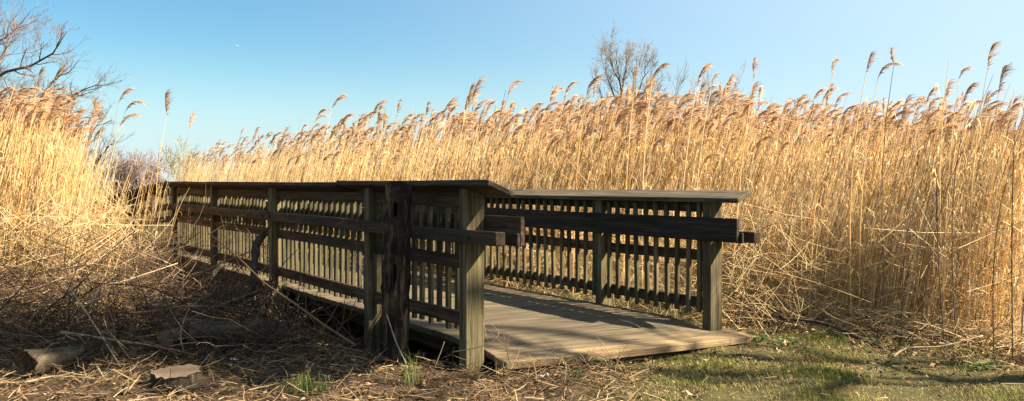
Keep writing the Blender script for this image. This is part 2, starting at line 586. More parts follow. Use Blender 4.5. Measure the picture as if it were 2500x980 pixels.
def panel(fr, u0, u1, left, individual=True, n=None):
    """one bay between two posts: three stringers (one part) carrying its balusters (sub-parts)"""
    va, vb = (0.05, 0.085) if left else (W_ + 0.14 - 0.085, W_ + 0.14 - 0.05)
    root = None
    for z0, z1 in ((-0.163, -0.082), (-0.563, -0.477), (-0.946, -0.856)):
        o = along_u(fr, 'stringer', M['rail'], u0, u1, va, vb, z0, z1, warp=0.004)
        root = o if root is None else root
        last = o
    n = n or int(round((u1 - u0) / 0.125))
    pitch = (u1 - u0) / n
    for i in range(n):
        u = u0 + (i + 0.5) * pitch + rng.normal(0, 0.004)
        Mx = baluster_matrix(fr, u, left)
        me = BAL[rng.integers(4)]
        if individual:
            o = bpy.data.objects.new('baluster', me)
            COL.objects.link(o)
            sub_parent(last, o, Mx)
        else:
            co = np.array([Mx @ v.co for v in me.vertices]) - np.array(BASE)
            for p in me.polygons:
                pass
            fs4 = [tuple(p.vertices) for p in me.polygons if len(p.vertices) == 4]
            fs3 = [tuple(p.vertices) for p in me.polygons if len(p.vertices) == 3]
            r = rng.random()
            n0 = far_bal.n
            far_bal.add(co, np.array(fs4), r)
            if fs3:
                far_bal.f.append(np.array(fs3) + n0); far_bal.m.append(np.zeros(len(fs3), np.int32))


def bolt_disc(rail, fr, u, v, z):
    g = Geo()
    a = np.arange(10) * 2 * np.pi / 10
    dv = -1
    pts = []
    for s_, rr in ((0.0, 0.014), (-0.004, 0.013)):
        for t in a:
            pts.append(fr.pt(u + rr * math.cos(t), v + s_, z + rr * math.sin(t)))
    c = pts[0].copy() * 0
    for p in pts: c += p
    c /= len(pts)
    vv = np.array([p - c for p in pts])
    q = [(i, (i + 1) % 10, 10 + (i + 1) % 10, 10 + i) for i in range(10)]
    g.add(vv, np.array(q)); g.f.append(np.array([[19 - i for i in range(10)]])); g.m.append(np.zeros(1, np.int32))
    o = g.obj('bolt', M['bolt'])
    sub_parent(rail, o, Matrix.Translation(c))


F1 = Frame(ORI, TH)
LU = [0.0, 1.462, 3.75, 5.955, 8.0]
RU = [0.0, 1.324, 3.55, 5.75, 7.95]
for i, u in enumerate(LU):
    post(F1, u, True, -1.40 if i else -1.33)
for i, u in enumerate(RU):
    post(F1, u, False, -1.45 if i else -1.36)
# hand rails: butt jointed boards
cap_piece(F1, -0.30, 1.93, True, e0=(-0.06, 0.03))
cap_piece(F1, 1.936, 5.99, True, dz=-0.010)
cap_piece(F1, 5.996, 8.04, True, dz=-0.006)
cap_piece(F1, -0.26, 3.6, False, e0=(0.03, -0.05))
cap_piece(F1, 3.606, 7.99, False)
for i in range(4):
    a, b = LU[i] + 0.089, LU[i + 1]
    panel(F1, a, b, True, True)
    s = -0.395 if i == 0 else LU[i] + 0.046
    g = along_u(F1, 'guide_rail', M['rail'], s, LU[i + 1] + 0.042, -0.04, 0.035, -0.39, -0.305, bevel=0.006, warp=0.005, seg=8)
    for ub in ([0.06 + LU[i] + 0.09, (a + b) / 2 + 0.1, LU[i + 1] - 0.05] if i else [0.32 - 0.42, 0.72, LU[1] - 0.05]):
        bolt_disc(g, F1, ub, -0.0405, -0.35)
along_u(F1, 'inner_rail', M['rail'], -0.40, 3.8, 0.1165, 0.1395, -0.392, -0.312, seg=8)
along_u(F1, 'kick_board', M['rail'], -0.395, 3.8, 0.1415, 0.178, -0.388, -0.205, bevel=0.006, seg=8, warp=0.005)
along_u(F1, 'kick_board', M['rail'], 3.806, 7.99, 0.1415, 0.178, -0.388, -0.205, seg=8)
for i in range(4):
    a, b = RU[i] + 0.089, RU[i + 1]
    panel(F1, a, b, False, i < 2)
V = lambda w: W_ + 0.14 - w
along_u(F1, 'guide_rail', M['rail'], -0.345, 3.6, V(0.035), V(-0.04), -0.39, -0.305, seg=8)
along_u(F1, 'guide_rail', M['rail'], 3.606, 7.99, V(0.035), V(-0.04), -0.39, -0.305, seg=8)
along_u(F1, 'inner_rail', M['rail'], -0.315, 3.6, V(0.1395), V(0.1165), -0.392, -0.312, seg=8)
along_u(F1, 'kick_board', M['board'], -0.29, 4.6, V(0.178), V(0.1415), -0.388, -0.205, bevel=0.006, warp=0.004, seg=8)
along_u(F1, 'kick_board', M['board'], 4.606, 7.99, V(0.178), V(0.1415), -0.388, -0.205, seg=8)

# far run, turning slightly left and dropping away
o2 = F1.pt(8.13, 0, 0)
F2 = Frame((o2.x, o2.y), R(38.0), -0.075)
FU = [2.1, 4.3, 6.5, 8.7]
prev = -0.04
for i, u in enumerate(FU):
    post(F2, u, True, -1.35)
    panel(F2, prev, u, True, False, 17)
    along_u(F2, 'guide_rail', M['rail'], prev, u + 0.04, -0.04, 0.035, -0.39, -0.305)
    prev = u + 0.089
cap_piece(F2, -0.08, 4.36, True)
cap_piece(F2, 4.366, 8.8, True)
for i, u in enumerate([1.9, 4.1, 6.3, 8.5]):
    post(F2, u, False, -1.35)
cap_piece(F2, -0.06, 8.8, False)
panel(F2, 0.0, 1.9, False, False)
fb = far_bal.obj('baluster', M['baluster'], bridge)
tag(fb, kind='stuff')


def deck_z(u, v):
    ramp_ = 0.09 * float(sstep(0.45, -0.25, u))
    return -1.045 - ramp_


def build_deck():
    bm = bmesh.new()
    lay = bm.verts.layers.float.new('rnd')

    def plank(fr, u0, u1, vl0, vl1, vr0, vr1, jz=0.0, th=0.042):
        r = rng.random()
        vs = []
        nseg = 5
        rows = []
        for i in range(nseg + 1):
            t = i / nseg
            row = []
            for u, vl, vr in ((u0, vl0, vr0), (u1, vl1, vr1)):
                v = vl + (vr - vl) * t
                z = deck_z(u, v) if fr is F1 else -1.045
                cup = 0.002 * math.sin(7 * t + r * 20)
                row.append((bm.verts.new(fr.pt(u, v, z + jz + cup) - BASE), bm.verts.new(fr.pt(u, v, z + jz + cup - th) - BASE)))
            rows.append(row)
        fs = []
        for i in range(nseg):
            (a0, a1), (b0, b1) = rows[i]; (c0, c1), (d0, d1) = rows[i + 1]
            fs += [bm.faces.new((a0, b0, d0, c0)), bm.faces.new((a1, c1, d1, b1)), bm.faces.new((a0, c0, c1, a1)), bm.faces.new((b0, b1, d1, d0))]
        (a0, a1), (b0, b1) = rows[0]
        fs.append(bm.faces.new((a0, a1, b1, b0)))
        (a0, a1), (b0, b1) = rows[-1]
        fs.append(bm.faces.new((a0, b0, b1, a1)))
        for row in rows:
            for p in row:
                for w in p: w[lay] = r
        es = list({e for f in fs for e in f.edges if e.is_valid})
        bmesh.ops.recalc_face_normals(bm, faces=fs)
        es = [e for e in es if e.calc_face_angle(0) > 0.7]
        bmesh.ops.bevel(bm, geom=es, offset=0.004, segments=1, affect='EDGES')
    u = -0.205
    first = True
    while u < 8.05:
        w = 0.137
        if first:
            c = [[[F1.pt(uu, v, deck_z(uu, v) - dz) for dz in (0.055, 0)] for uu in (u, u + w)] for v in (0.17, W_ + 0.27)]
            piece('front_board', M['lip'], c, 'v', bevel=0.007, seg=10, warp=0.003)
            first = False
        elif u + w < 0.09:
            plank(F1, u, u + w, 0.18, 0.18, W_ + 0.26, W_ + 0.16)
        else:
            plank(F1, u, u + w, 0.115, 0.115, W_ - 0.012 + rng.normal(0, 0.003), W_ - 0.012 + rng.normal(0, 0.003), rng.normal(0, 0.0015))
        u += w + 0.005
    u = -0.02
    while u < 8.8:
        plank(F2, u, u + 0.137, 0.115, 0.115, W_, W_)
        u += 0.142
    me = bpy.data.meshes.new('deck')
    bm.to_mesh(me); bm.free()
    me.materials.append(M['deck'])
    o = bpy.data.objects.new('deck', me)
    COL.objects.link(o)
    o.parent = bridge
    # turn the local X axis along the planks so the grain follows them
    Mx = Matrix.Rotation(TH, 4, 'Z')
    me.transform(Mx.inverted())
    o.matrix_basis = Mx


build_deck()
for fr, u0, u1 in ((F1, 0.1, 8.0), (F2, 0.0, 8.8)):
    for v0, ua in ((0.48, u0), (0.145, 3.79 if fr is F1 else u0), (1.15, u0), (W_ - 0.06, u0)):
        along_u(fr, 'joist', M['beam'], ua, u1, v0, v0 + 0.045, -1.31, -1.092, seg=10)
c = [[[F1.pt(u, v, z) for z in (-1.255, -1.175)] for u in (-0.13, -0.09)] for v in (0.75, W_ + 0.12)]
piece('front_beam', M['beam'], c, 'v', seg=6)


# ------------------------------------------------------------------ charred old fence post with two slots
def charred_post():
    bm = bmesh.new()
    w, d, h = 0.074, 0.055, 1.42
    nz = 26
    rings = []
    for i in range(nz + 1):
        z = -0.15 + (h) * i / nz
        ring = []
        for x, y in ((-1, -1), (-0.3, -1.05), (0.35, -1.0), (1, -0.8), (1.05, 0), (1, 1), (0, 1), (-1, 1), (-1.05, 0)):
            j = rng.normal(0, 0.005, 2)
            zz = z
            if i == nz: zz += 0.012 * math.sin(x * 3 + 1) - 0.02 * (x < -0.5) + rng.normal(0, 0.004)
            taper = 1 + 0.12 * (1 - i / nz)
            ring.append(bm.verts.new((x * w * taper + j[0] - 0.02 * (1 - i / nz), y * d * taper + j[1], zz)))
        rings.append(ring)
    n = len(rings[0])
    for i in range(nz):
        for k in range(n):
            bm.faces.new((rings[i][k], rings[i][(k + 1) % n], rings[i + 1][(k + 1) % n], rings[i + 1][k]))
    bm.faces.new(rings[0][::-1]); bm.faces.new(rings[-1])
    bmesh.ops.recalc_face_normals(bm, faces=bm.faces)
    me = bpy.data.meshes.new('fence_post')
    bm.to_mesh(me); bm.free()
    o = bpy.data.objects.new('fence_post', me)
    COL.objects.link(o)
    cutters = []
    for zc, hw, hh in ((1.085, 0.017, 0.055), (0.66, 0.019, 0.068)):
        bm = bmesh.new()
        pts = []
        for k in range(12):
            t = k * 2 * math.pi / 12
            pts.append((hw * math.cos(t), zc + hh * math.copysign(abs(math.sin(t)) ** 0.7, math.sin(t))))
        f = [bm.verts.new((x - 0.004, -0.3, z)) for x, z in pts]
        b = [bm.verts.new((x - 0.004, 0.3, z)) for x, z in pts]
        for k in range(12):
            bm.faces.new((f[k], f[(k + 1) % 12], b[(k + 1) % 12], b[k]))
        bm.faces.new(f[::-1]); bm.faces.new(b)
        bmesh.ops.recalc_face_normals(bm, faces=bm.faces)
        cm = bpy.data.meshes.new('slot'); bm.to_mesh(cm); bm.free()
        co = bpy.data.objects.new('slot', cm); COL.objects.link(co); cutters.append(co)
        md = o.modifiers.new('slot', 'BOOLEAN'); md.object = co; md.operation = 'DIFFERENCE'; md.solver = 'EXACT'
    dg = bpy.context.evaluated_depsgraph_get()
    new = bpy.data.meshes.new_from_object(o.evaluated_get(dg))
    o.modifiers.clear()
    o.data = new
    new.name = 'fence_post'
    for co in cutters:
        bpy.data.objects.remove(co)
    new.materials.clear()
    new.materials.append(M['charred'])
    p = at(966, 445, 5.72)
    o.location = (p.x + 0.004, 5.72, 0)
    o.rotation_euler = (0, R(0.9), R(-12))
    tag(o, 'charred black fence post with two slots standing before the near railing', 'fence post')


charred_post()


# ------------------------------------------------------------------ reeds
def plume_template(strands, width, L=0.27, seed=0, wind=1.0):
    """feathery one-sided drooping head; base at the origin, nodding towards +X"""
    r = np.random.default_rng(seed)
    bend = r.choice([r.uniform(0.15, 0.6), r.uniform(0.6, 1.1), r.uniform(1.0, 1.5)]) * wind
    t = np.linspace(0, 1, 9)
    ang = bend * t ** 1.3                                   # angle from vertical along the axis
    ax = np.stack([np.cumsum(np.sin(ang)), np.zeros(9), np.cumsum(np.cos(ang))], -1) * L / 9
    ax -= ax[0]
    s = np.sort(r.uniform(0.0, 1.0, strands)) ** 0.9
    i0 = s * 8
    lo = np.clip(i0.astype(int), 0, 7)
    base = ax[lo] + (ax[lo + 1] - ax[lo]) * (i0 - lo)[:, None]
    tang = ax[lo + 1] - ax[lo]; tang /= np.linalg.norm(tang, axis=1, keepdims=True)
    prof = np.sin(np.pi * np.clip(0.12 + 0.88 * (1 - s), 0, 1) ** 0.8) * 0.75 + 0.25
    ln = L * (0.30 + 0.32 * r.random(strands)) * prof
    phi = r.normal(0, 0.8, strands)
    out = np.stack([np.abs(np.cos(phi)) * 0.8 + 0.1, np.sin(phi) * 0.55, -0.1 + 0 * phi], -1)
    d1 = tang * 0.8 + out * r.uniform(0.15, 0.95, (strands, 1))
    d1 /= np.linalg.norm(d1, axis=1, keepdims=True)
    d2 = d1 + np.array([0.45, 0, -0.75]) * r.uniform(0.4, 1.0, (strands, 1))
    d2 /= np.linalg.norm(d2, axis=1, keepdims=True)
    P = np.stack([base, base + d1 * ln[:, None] * 0.5, base + (d1 * 0.5 + d2 * 0.5) * ln[:, None]], 1)
    D = np.cross(d1, r.normal(size=(strands, 3))); D /= np.linalg.norm(D, axis=1, keepdims=True)
    Wd = width * np.stack([np.full(strands, 0.6), r.uniform(0.8, 1.5, strands), np.full(strands, 0.25)], 1)
    V, Q = ribbons(P, Wd, D)
    return V, Q, np.repeat(r.random(strands), 6)


def reed_template(detail, seed):
    """a reed of unit top height 1.0 (scaled later): returns stem verts/quads/rnd and the top point"""
    r = np.random.default_rng(seed)
    k = 6 if detail else 4
    z = np.linspace(0, 1, k)
    lean = r.uniform(0.02, 0.10)
    cur = r.uniform(0.02, 0.09)
    y_ = r.normal(0, 0.03)
    P = np.stack([lean * z + cur * z ** 3, y_ * z ** 1.5, z], -1)[None]
    rad = np.interp(z, [0, 0.8, 1], [0.0024, 0.0018, 0.0011])[None]
    g = []
    V, Q = tubes(P, rad, 4 if detail else 3)
    base_r = r.random()
    g.append((V, Q, np.full(len(V), base_r)))
    nl = r.integers(3, 6) if detail else r.integers(1, 3)
    zz = r.uniform(0.15, 0.86, nl)
    b = np.stack([np.interp(zz, z, P[0, :, i]) for i in range(3)], -1)
    a = r.normal(0.15, 1.2, nl)
    d = np.stack([np.cos(a), np.sin(a) * 0.8, 0 * a], -1)
    ln = r.uniform(0.03, 0.10, nl)[:, None]
    up = r.uniform(0.6, 2.2, nl)[:, None]
    P2 = np.stack([b, b + d * ln * 0.35 + [0, 0, 1] * ln * up * 0.5, b + d * ln * 0.8 + [0, 0, 1] * ln * (up * 0.5 - 0.25), b + d * ln + [0, 0, 1] * ln * (up * .4 - 0.8)], 1)
    D = np.cross(d, [0, 0, 1.0]) + r.normal(0, 0.3, (nl, 3)); D /= np.linalg.norm(D, axis=1, keepdims=True)
    Wd = np.outer(r.uniform(0.6, 1.0, nl), [0.0012, 0.0022, 0.0016, 0.0003])
    V, Q = ribbons(P2, Wd, D)
    g.append((V, Q, np.repeat((base_r + r.uniform(0, 0.5, nl)) % 1, 8)))
    V = np.concatenate([x[0] for x in g]); rr = np.concatenate([x[2] for x in g])
    Q = np.concatenate([g[0][1], g[1][1] + len(g[0][0])])
    return V, Q, rr, P[0, -1]


def scatter(geo, tmpl, pos, scale, yaw, leanx, leany, rnd, mi, thick=None):
    """copies of a template as one lump of geometry"""
    V, Q, rr = tmpl[:3]
    n = len(pos)
    if n == 0: return
    c, s = np.cos(yaw)[:, None], np.sin(yaw)[:, None]
    x = V[None, :, 0] * scale[:, None]; y = V[None, :, 1] * scale[:, None]; z = V[None, :, 2] * scale[:, None]
    X = x * c - y * s + leanx[:, None] * z
    Y = x * s + y * c + leany[:, None] * z
    P = np.stack([X + pos[:, None, 0], Y + pos[:, None, 1], z + pos[:, None, 2]], -1)
    F = (Q[None] + (np.arange(n) * len(V))[:, None, None]).reshape(-1, Q.shape[1])
    geo.add(P.reshape(-1, 3), F, ((rr[None] * 0.45 + rnd[:, None] * 0.75) % 1.0).ravel(), mi)


def reed_bed(name, pos, h, plume_mask, label, far_y=13.0, lean=0.1):
    geo = Geo()
    n = len(pos)
    yaw = rng.normal(0, 0.35, n)
    lx = rng.normal(lean, 0.05, n)
    ly = rng.normal(0, 0.05, n)
    rnd = rng.random(n)
    near = pos[:, 1] < far_y
    for det in (True, False):
        sel0 = near if det else ~near
        nv = 8
        var = rng.integers(0, nv, n)
        for k in range(nv):
            T = reed_template(det, 100 + k + 50 * det)
            sel = sel0 & (var == k)
            i = np.where(sel)[0]
            wide = 1.0
            scatter(geo, (T[0], T[1], T[2]), pos[i], h[i], yaw[i], lx[i], ly[i], rnd[i], 0)
            j = i[plume_mask[i]]
            if len(j):
                PT = plume_template(56 if det else 26, 0.0042 if det else 0.0085, L=0.31, seed=300 + k)
                top = T[3]
                c, s = np.cos(yaw[j]), np.sin(yaw[j])
                x = top[0] * h[j]; y = top[1] * h[j]; z = top[2] * h[j]
                tp = np.stack([x * c - y * s + lx[j] * z + pos[j, 0], x * s + y * c + ly[j] * z + pos[j, 1], z + pos[j, 2] - 0.02], -1)
                sc = np.where(pos[j, 1] > 10.5, rng.uniform(0.75, 1.25, len(j)), rng.uniform(0.55, 1.0, len(j)))
                scatter(geo, PT, tp, sc, yaw[j] + rng.normal(0.1, 0.5 if det else 0.3, len(j)), np.zeros(len(j)), np.zeros(len(j)), rng.random(len(j)), 1)
    o = geo.obj(name, [M['reed_stem'], M['reed_plume']])
    tag(o, label, None, None, 'stuff')
    return o


# front edge of the right bed: along the bridge, then swinging out in front of the lawn
def bed_dist(x, y):
    """how far a point lies inside the right hand reed bed (metres, <0 outside)"""
    u, v = bridge_uv(x, y)
    d1 = v - (W_ + 0.30 + 1.25 * sstep(7.5, 2.0, u))                                # beside the railing
    # lawn side edge: line from A to B
    ax, ay, bx, by = 2.0, 7.40, 5.6, 3.75
    nx, ny = -(by - ay), (bx - ax)
    l = math.hypot(nx, ny)
    d2 = ((x - ax) * nx + (y - ay) * ny) / l
    wob = 0.18 * np.sin(2.1 * x + 1.3 * y) + 0.1 * np.sin(5.3 * x - 3.1 * y)
    return np.minimum(d1, d2 + wob)


def sample_right(n, y0, y1, dmin, dmax):
    out = []
    while sum(map(len, out)) < n:
        m = 60000
        yy = np.sqrt(rng.uniform(y0 ** 2, y1 ** 2, m))
        t = rng.uniform(-0.415, 0.615, m)
        xx = t * yy
        d = bed_dist(xx, yy)
        ok = (d > dmin) & (d < dmax)
        # thin ragged end on the far left
        ok &= rng.random(m) < sstep(-0.42, -0.385, t)
        out.append(np.stack([xx[ok], yy[ok], ground_z(xx[ok], yy[ok])], -1))
    return np.concatenate(out)[:n]


def bed_height(p):
    d = bed_dist(p[:, 0], p[:, 1])
    y = p[:, 1]
    base = 1.55 + 0.22 * sstep(6.2, 8.5, y) + 0.30 * sstep(9.5, 12.5, y) - 0.06 * sstep(20, 40, y)
    patch = 0.10 * np.sin(0.9 * p[:, 0] + 0.5) * np.sin(0.7 * p[:, 1]) + 0.05 * np.sin(2.3 * p[:, 0] + 1.9 * p[:, 1])
    h = base + patch + rng.normal(0, 0.17, len(p))
    u, v = bridge_uv(p[:, 0], p[:, 1])
    rail = sstep(6.5, 3.5, u) * sstep(-1.0, 0.2, u)
    front = sstep(0.0, 0.55 + 0.75 * rail, d)
    return h * (0.60 + 0.40 * front) * np.where(rng.random(len(p)) < 0.06, 0.75, 1)


parts = [sample_right(1000, 5.0, 9.0, 0.0, 1.4), sample_right(1700, 7.0, 12.0, 0.0, 2.5), sample_right(2000, 6, 14.0, 1.2, 5.0),
         sample_right(3000, 11, 20.0, 0.0, 4.0), sample_right(3200, 12, 30.0, 2.0, 12.0), sample_right(2800, 20, 46.0, 0.0, 9.0)]
P_ = np.concatenate(parts)
h_ = bed_height(P_)
pm = (h_ > 1.6) & (rng.random(len(P_)) < np.where(P_[:, 1] < 10, 0.11, 0.18))
reed_bed('reed_bed', P_, h_, pm, 'dense bed of dry golden reeds filling the marsh behind the footbridge')


# left bed
def sample_left(n):
    out = []
    while sum(map(len, out)) < n:
        m = 30000
        yy = rng.uniform(8.6, 15.5, m)
        t = rng.uniform(-0.66, -0.39, m)
        xx = t * yy
        u, v = bridge_uv(xx, yy)
        ok = (v < -0.35)
        dens = sstep(-0.50, -0.555, t) * 0.92 + 0.08 * sstep(-0.40, -0.44, t)
        ok &= rng.random(m) < dens
        out.append(np.stack([xx[ok], yy[ok], ground_z(xx[ok], yy[ok])], -1))
    return np.concatenate(out)[:n]


PL = sample_left(2000)
tL = PL[:, 0] / PL[:, 1]
hL = (1.66 + 0.05 * (PL[:, 1] - 9) * 0.6 + 0.18 * sstep(-0.55, -0.63, tL) - 0.42 * sstep(-0.575, -0.50, tL) - 0.25 * sstep(-0.50, -0.45, tL)) + rng.normal(0, 0.16, len(PL))
hL *= 1 - 0.0 * PL[:, 1]
pmL = (hL > 1.75) & (rng.random(len(PL)) < 0.3)
reed_bed('reed_bed', PL, hL, pmL, 'stand of pale sunlit dry reeds at the brush pile left of the bridge', 16.0, 0.08)

# single reeds: each its own thing, copied from a few patterns
STEM, PLUME, TOP = [], [], []
for k in range(10):
    T = reed_template(True, 700 + k)
    H = 2.25
    STEM.append(Geo().add(T[0] * H, T[1], (T[2] * 0.45 + rng.random() * 0.75) % 1).mesh('reed', M['reed_stem']))
    PT = plume_template(80, 0.0036, L=0.33, seed=800 + k)
    PLUME.append(Geo().add(PT[0], PT[1], PT[2]).mesh('plume', M['reed_plume']))
    TOP.append(Vector(T[3] * H) - Vector((0, 0, 0.02)))


def reed(loc, h, yaw, tilt_x, tilt_y, k, label, group=None, bare=False, head=1.0):
    o = bpy.data.objects.new('reed', STEM[k])
    o.location = loc
    s = h / 2.25
    o.scale = (s, s, s)
    o.rotation_euler = (tilt_y, tilt_x, yaw)
    COL.objects.link(o)
    tag(o, label, 'reed', group)
    if not bare:
        p = bpy.data.objects.new('plume', PLUME[k])
        p.location = TOP[k]
        p.rotation_euler = (rng.normal(0, 0.12), rng.normal(0.08, 0.12), rng.normal(0.1, 0.4))
        q = head * rng.uniform(0.62, 0.98) / s
        p.scale = (q, q, q)
        p.parent = o
        COL.objects.link(p)
    return o


def reed_to(px, py, Y, lean_px, label, group=None, k=None, bare=False):
    """a reed whose tip is seen at photo pixel (px, py); its foot stands on the ground"""
    k = int(rng.integers(10)) if k is None else k
    tip = at(px, py, Y)
    top = TOP[k]
    dx = lean_px / FPX * Y
    z0 = float(ground_z(tip.x, Y))
    h = tip.z - z0 - 0.14
    s = h / top.z
    tilt = math.atan2(dx - top.x * s, h)
    return reed((tip.x - dx, Y - top.y * s, z0), 2.25 * math.hypot(h, dx - top.x * s) / top.z, 0, tilt, 0, k, label, group, bare, float(np.clip(Y / 9.5, 0.72, 1.1)))


single = [
    (290, 218, 9.6, 60, 'lone reed with a slim tawny plume rising highest over the gap between reeds and bridge', 2),
    (308, 238, 10.2, 85, 'bent reed with a grey feathery plume just under the slim tawny plume', 4),
    (294, 275, 9.9, 60, 'shorter nodding reed below the grey feathery plume beside the gap', 6),
    (250, 280, 9.5, 40, 'reed with a small curled golden plume at the inner edge of the pale stand', 1),
    (408, 262, 11.0, 25, 'thin solitary reed with a tiny upright seed head before the open sky', 8),
    (463, 293, 11.6, 45, 'wispy solitary reed with a small drooping head above the railing bend', 3),
    (90, 178, 9.3, 60, 'tall reed with a full plume crossing the bare dark limb', 5),
    (2032, 150, 7.6, 70, 'very tall reed with a double sized plume bowing right above the bed', 7),
    (1840, 160, 8.2, 60, 'tall reed with a bushy plume just past the end of the far handrail', 0),
    (1700, 178, 8.8, 60, 'tall reed whose plume stands right beside the bare distant tree', 2),
    (1737, 184, 8.9, 60, 'curved reed arching over next to the plume beside the distant tree', 9),
    (2116, 146, 7.3, 40, 'slender reed with an upright narrow plume right of the very tall one', 8),
    (2145, 155, 7.4, 50, 'slender reed leaning right with a nodding plume next to the upright one', 4),
    (2183, 142, 7.2, 25, 'straight reed with a small curled plume near the right third of the sky', 1),
    (2342, 152, 6.9, 40, 'reed with a fluffy round plume second tallest near the right edge', 6),
    (2412, 133, 6.6, 45, 'tallest reed near the right edge with a fine plume high in pale sky', 3),
    (2438, 185, 6.6, 40, 'reed with a rounded fluffy plume beside the tallest right edge reed', 5),
    (1432, 212, 9.4, 35, 'upright reed with a pointed plume left of the bare distant tree', 7),
    (1550, 178, 9.1, 30, 'reed with an upright brown plume in front of the bare distant tree', 0),
    (1593, 172, 9.0, 30, 'reed with a narrow plume before the right side of the distant tree', 9),
    (810, 240, 13.0, 55, 'lone tall reed standing clear above the reeds over the middle handrail', 2),
    (768, 275, 13.6, 50, 'second tall reed just left of the lone one over the handrail', 6),
    (1142, 236, 10.8, 45, 'tall reed with a spiky plume above the sawn end of the near handrail', 8),
    (1150, 232, 10.6, 30, 'bare pointed reed tip standing beside the spiky plume', 1),
]
for px, py, Y, ln, lab, k in single:
    reed_to(px, py, Y, ln, lab, None, k)
reed_to(2318, 118, 6.8, 10, 'bare leaning reed stalk with no plume reaching highest in the pale sky', None, 4, True)
GR = 'plumed reeds in the front of the golden reed bed'
LB = 'golden reed with a feathery plume in the crowded front of the reed bed'
cand = sample_right(1200, 5.6, 13.5, 0.5, 2.8)
for i in range(170):
    p = cand[i]
    h = 1.50 + rng.normal(0, 0.17) + 0.28 * sstep(6.2, 8.5, p[1]) + 0.24 * sstep(9.5, 12.5, p[1])
    reed(tuple(p), h, rng.normal(0, 0.3), rng.normal(0.09, 0.04), rng.normal(0, 0.03), int(rng.integers(10)), LB, GR)
GL = 'plumed reeds in the pale stand left of the bridge'
LL = 'pale reed with a brown plume in the sunlit stand under the bare tree'
cand = PL[(tL < -0.565)]
cand = cand[rng.permutation(len(cand))]
for i in range(22):
    p = cand[i]
    tt = p[0] / p[1]
    reed(tuple(p), 1.74 + 0.03 * (p[1] - 9) + 0.2 * sstep(-0.56, -0.62, tt) + rng.normal(0, 0.1), rng.normal(0, 0.3), rng.normal(0.1, 0.04), rng.normal(0, 0.03), int(rng.integers(10)), LL, GL)
GD = 'dark standing stalks at the lawn edge of the reed bed'
LD = 'dark grey bare reed stalk standing at the lawn edge of the bed'
m_dark = rnd_mat('dark_stalk', [(0, (0.07, 0.05, 0.035)), (1, (0.16, 0.12, 0.08))], 0, 0.8)
DST = []
for k in range(3):
    T = reed_template(True, 900 + k)
    V0 = T[0] * 2.0
    DST.append(Geo().add(V0, T[1], T[2]).mesh('reed', m_dark))
for px, top_, Y in ((2490, 215, 5.9), (2455, 300, 6.0), (2475, 250, 6.2), (2320, 330, 6.4), (2230, 360, 6.7), (2290, 420, 6.3), (2185, 420, 6.7), (2410, 400, 6.1), (1985, 420, 7.6)):
    p = at(px, top_, Y)
    o = bpy.data.objects.new('reed', DST[int(rng.integers(3))])
    o.location = (p.x + 0.05, Y, float(ground_z(p.x, Y)))
    s = p.z / 2.0
    o.scale = (1.25, 1.25, s)
    o.rotation_euler = (rng.normal(0, 0.02), rng.uniform(-0.12, -0.02), rng.uniform(0, 0.4))
    COL.objects.link(o)
    tag(o, LD, 'reed', GD)


# broken straw lying and leaning at the foot of the beds
def straw(n, sampler, zmax, lmin, lmax, rad, flat=0.6, seed_up=0.5):
    p = sampler(n)
    n = len(p)
    L = rng.uniform(lmin, lmax, n)
    az = rng.uniform(0, 2 * np.pi, n)
    el = np.clip(rng.normal(0.15, flat, n), -0.6, 1.35)
    d = np.stack([np.cos(az) * np.cos(el), np.sin(az) * np.cos(el), np.sin(el)], -1)
    b = p.copy()
    b[:, 2] += rng.random(n) ** 1.6 * zmax + 0.02
    k = 4
    t = np.linspace(-0.5, 0.5, k)
    bend = rng.normal(0, 0.10, (n, 3)) * L[:, None]
    P = b[:, None] + d[:, None] * (t[None, :, None] * L[:, None, None]) + bend[:, None] * (t[None, :, None] ** 2 - 0.08)
    g = ground_z(P[..., 0], P[..., 1]) + 0.004
    P[..., 2] = np.maximum(P[..., 2], g)
    r = rng.uniform(0.5, 1.2, n)[:, None] * rad * np.array([1, 1, 0.9, 0.6])
    return P, r, n


def rails_clear(P):
    """drop strands that would cut through the footbridge"""
    u, v = bridge_uv(P[..., 0], P[..., 1])
    bad = ((v > -0.06) & (v < W_ + 0.22) & (u > -0.25)).any(1)
    return ~bad


g = Geo()
P, r, n = straw(3200, lambda n: sample_right(n, 5.2, 12.5, -0.12, 1.3), 0.95, 0.15, 0.8, 0.0025)
keep = rails_clear(P)
V_, Q_ = tubes(P[keep], r[keep], 3)
g.add(V_, Q_, rep(rng.random(keep.sum()), 12))
P, r, n = straw(2400, lambda n: sample_right(n, 5.2, 10.5, -0.35, 0.5), 0.18, 0.08, 0.5, 0.0024, 0.25)
keep = rails_clear(P)
V_, Q_ = tubes(P[keep], r[keep], 3)
g.add(V_, Q_, rep(rng.random(keep.sum()), 12))


def behind_rail(n):
    u = rng.uniform(-0.2, 8.0, n); v = W_ + 0.25 + rng.random(n) ** 0.8 * 1.7
    xx = ORI[0] - u * math.sin(TH) + v * math.cos(TH); yy = ORI[1] + u * math.cos(TH) + v * math.sin(TH)
    ok = (bed_dist(xx, yy) > -1.6) & (yy > 7.3 - 0.3 * xx)
    return np.stack([xx, yy, ground_z(xx, yy)], -1)[ok]


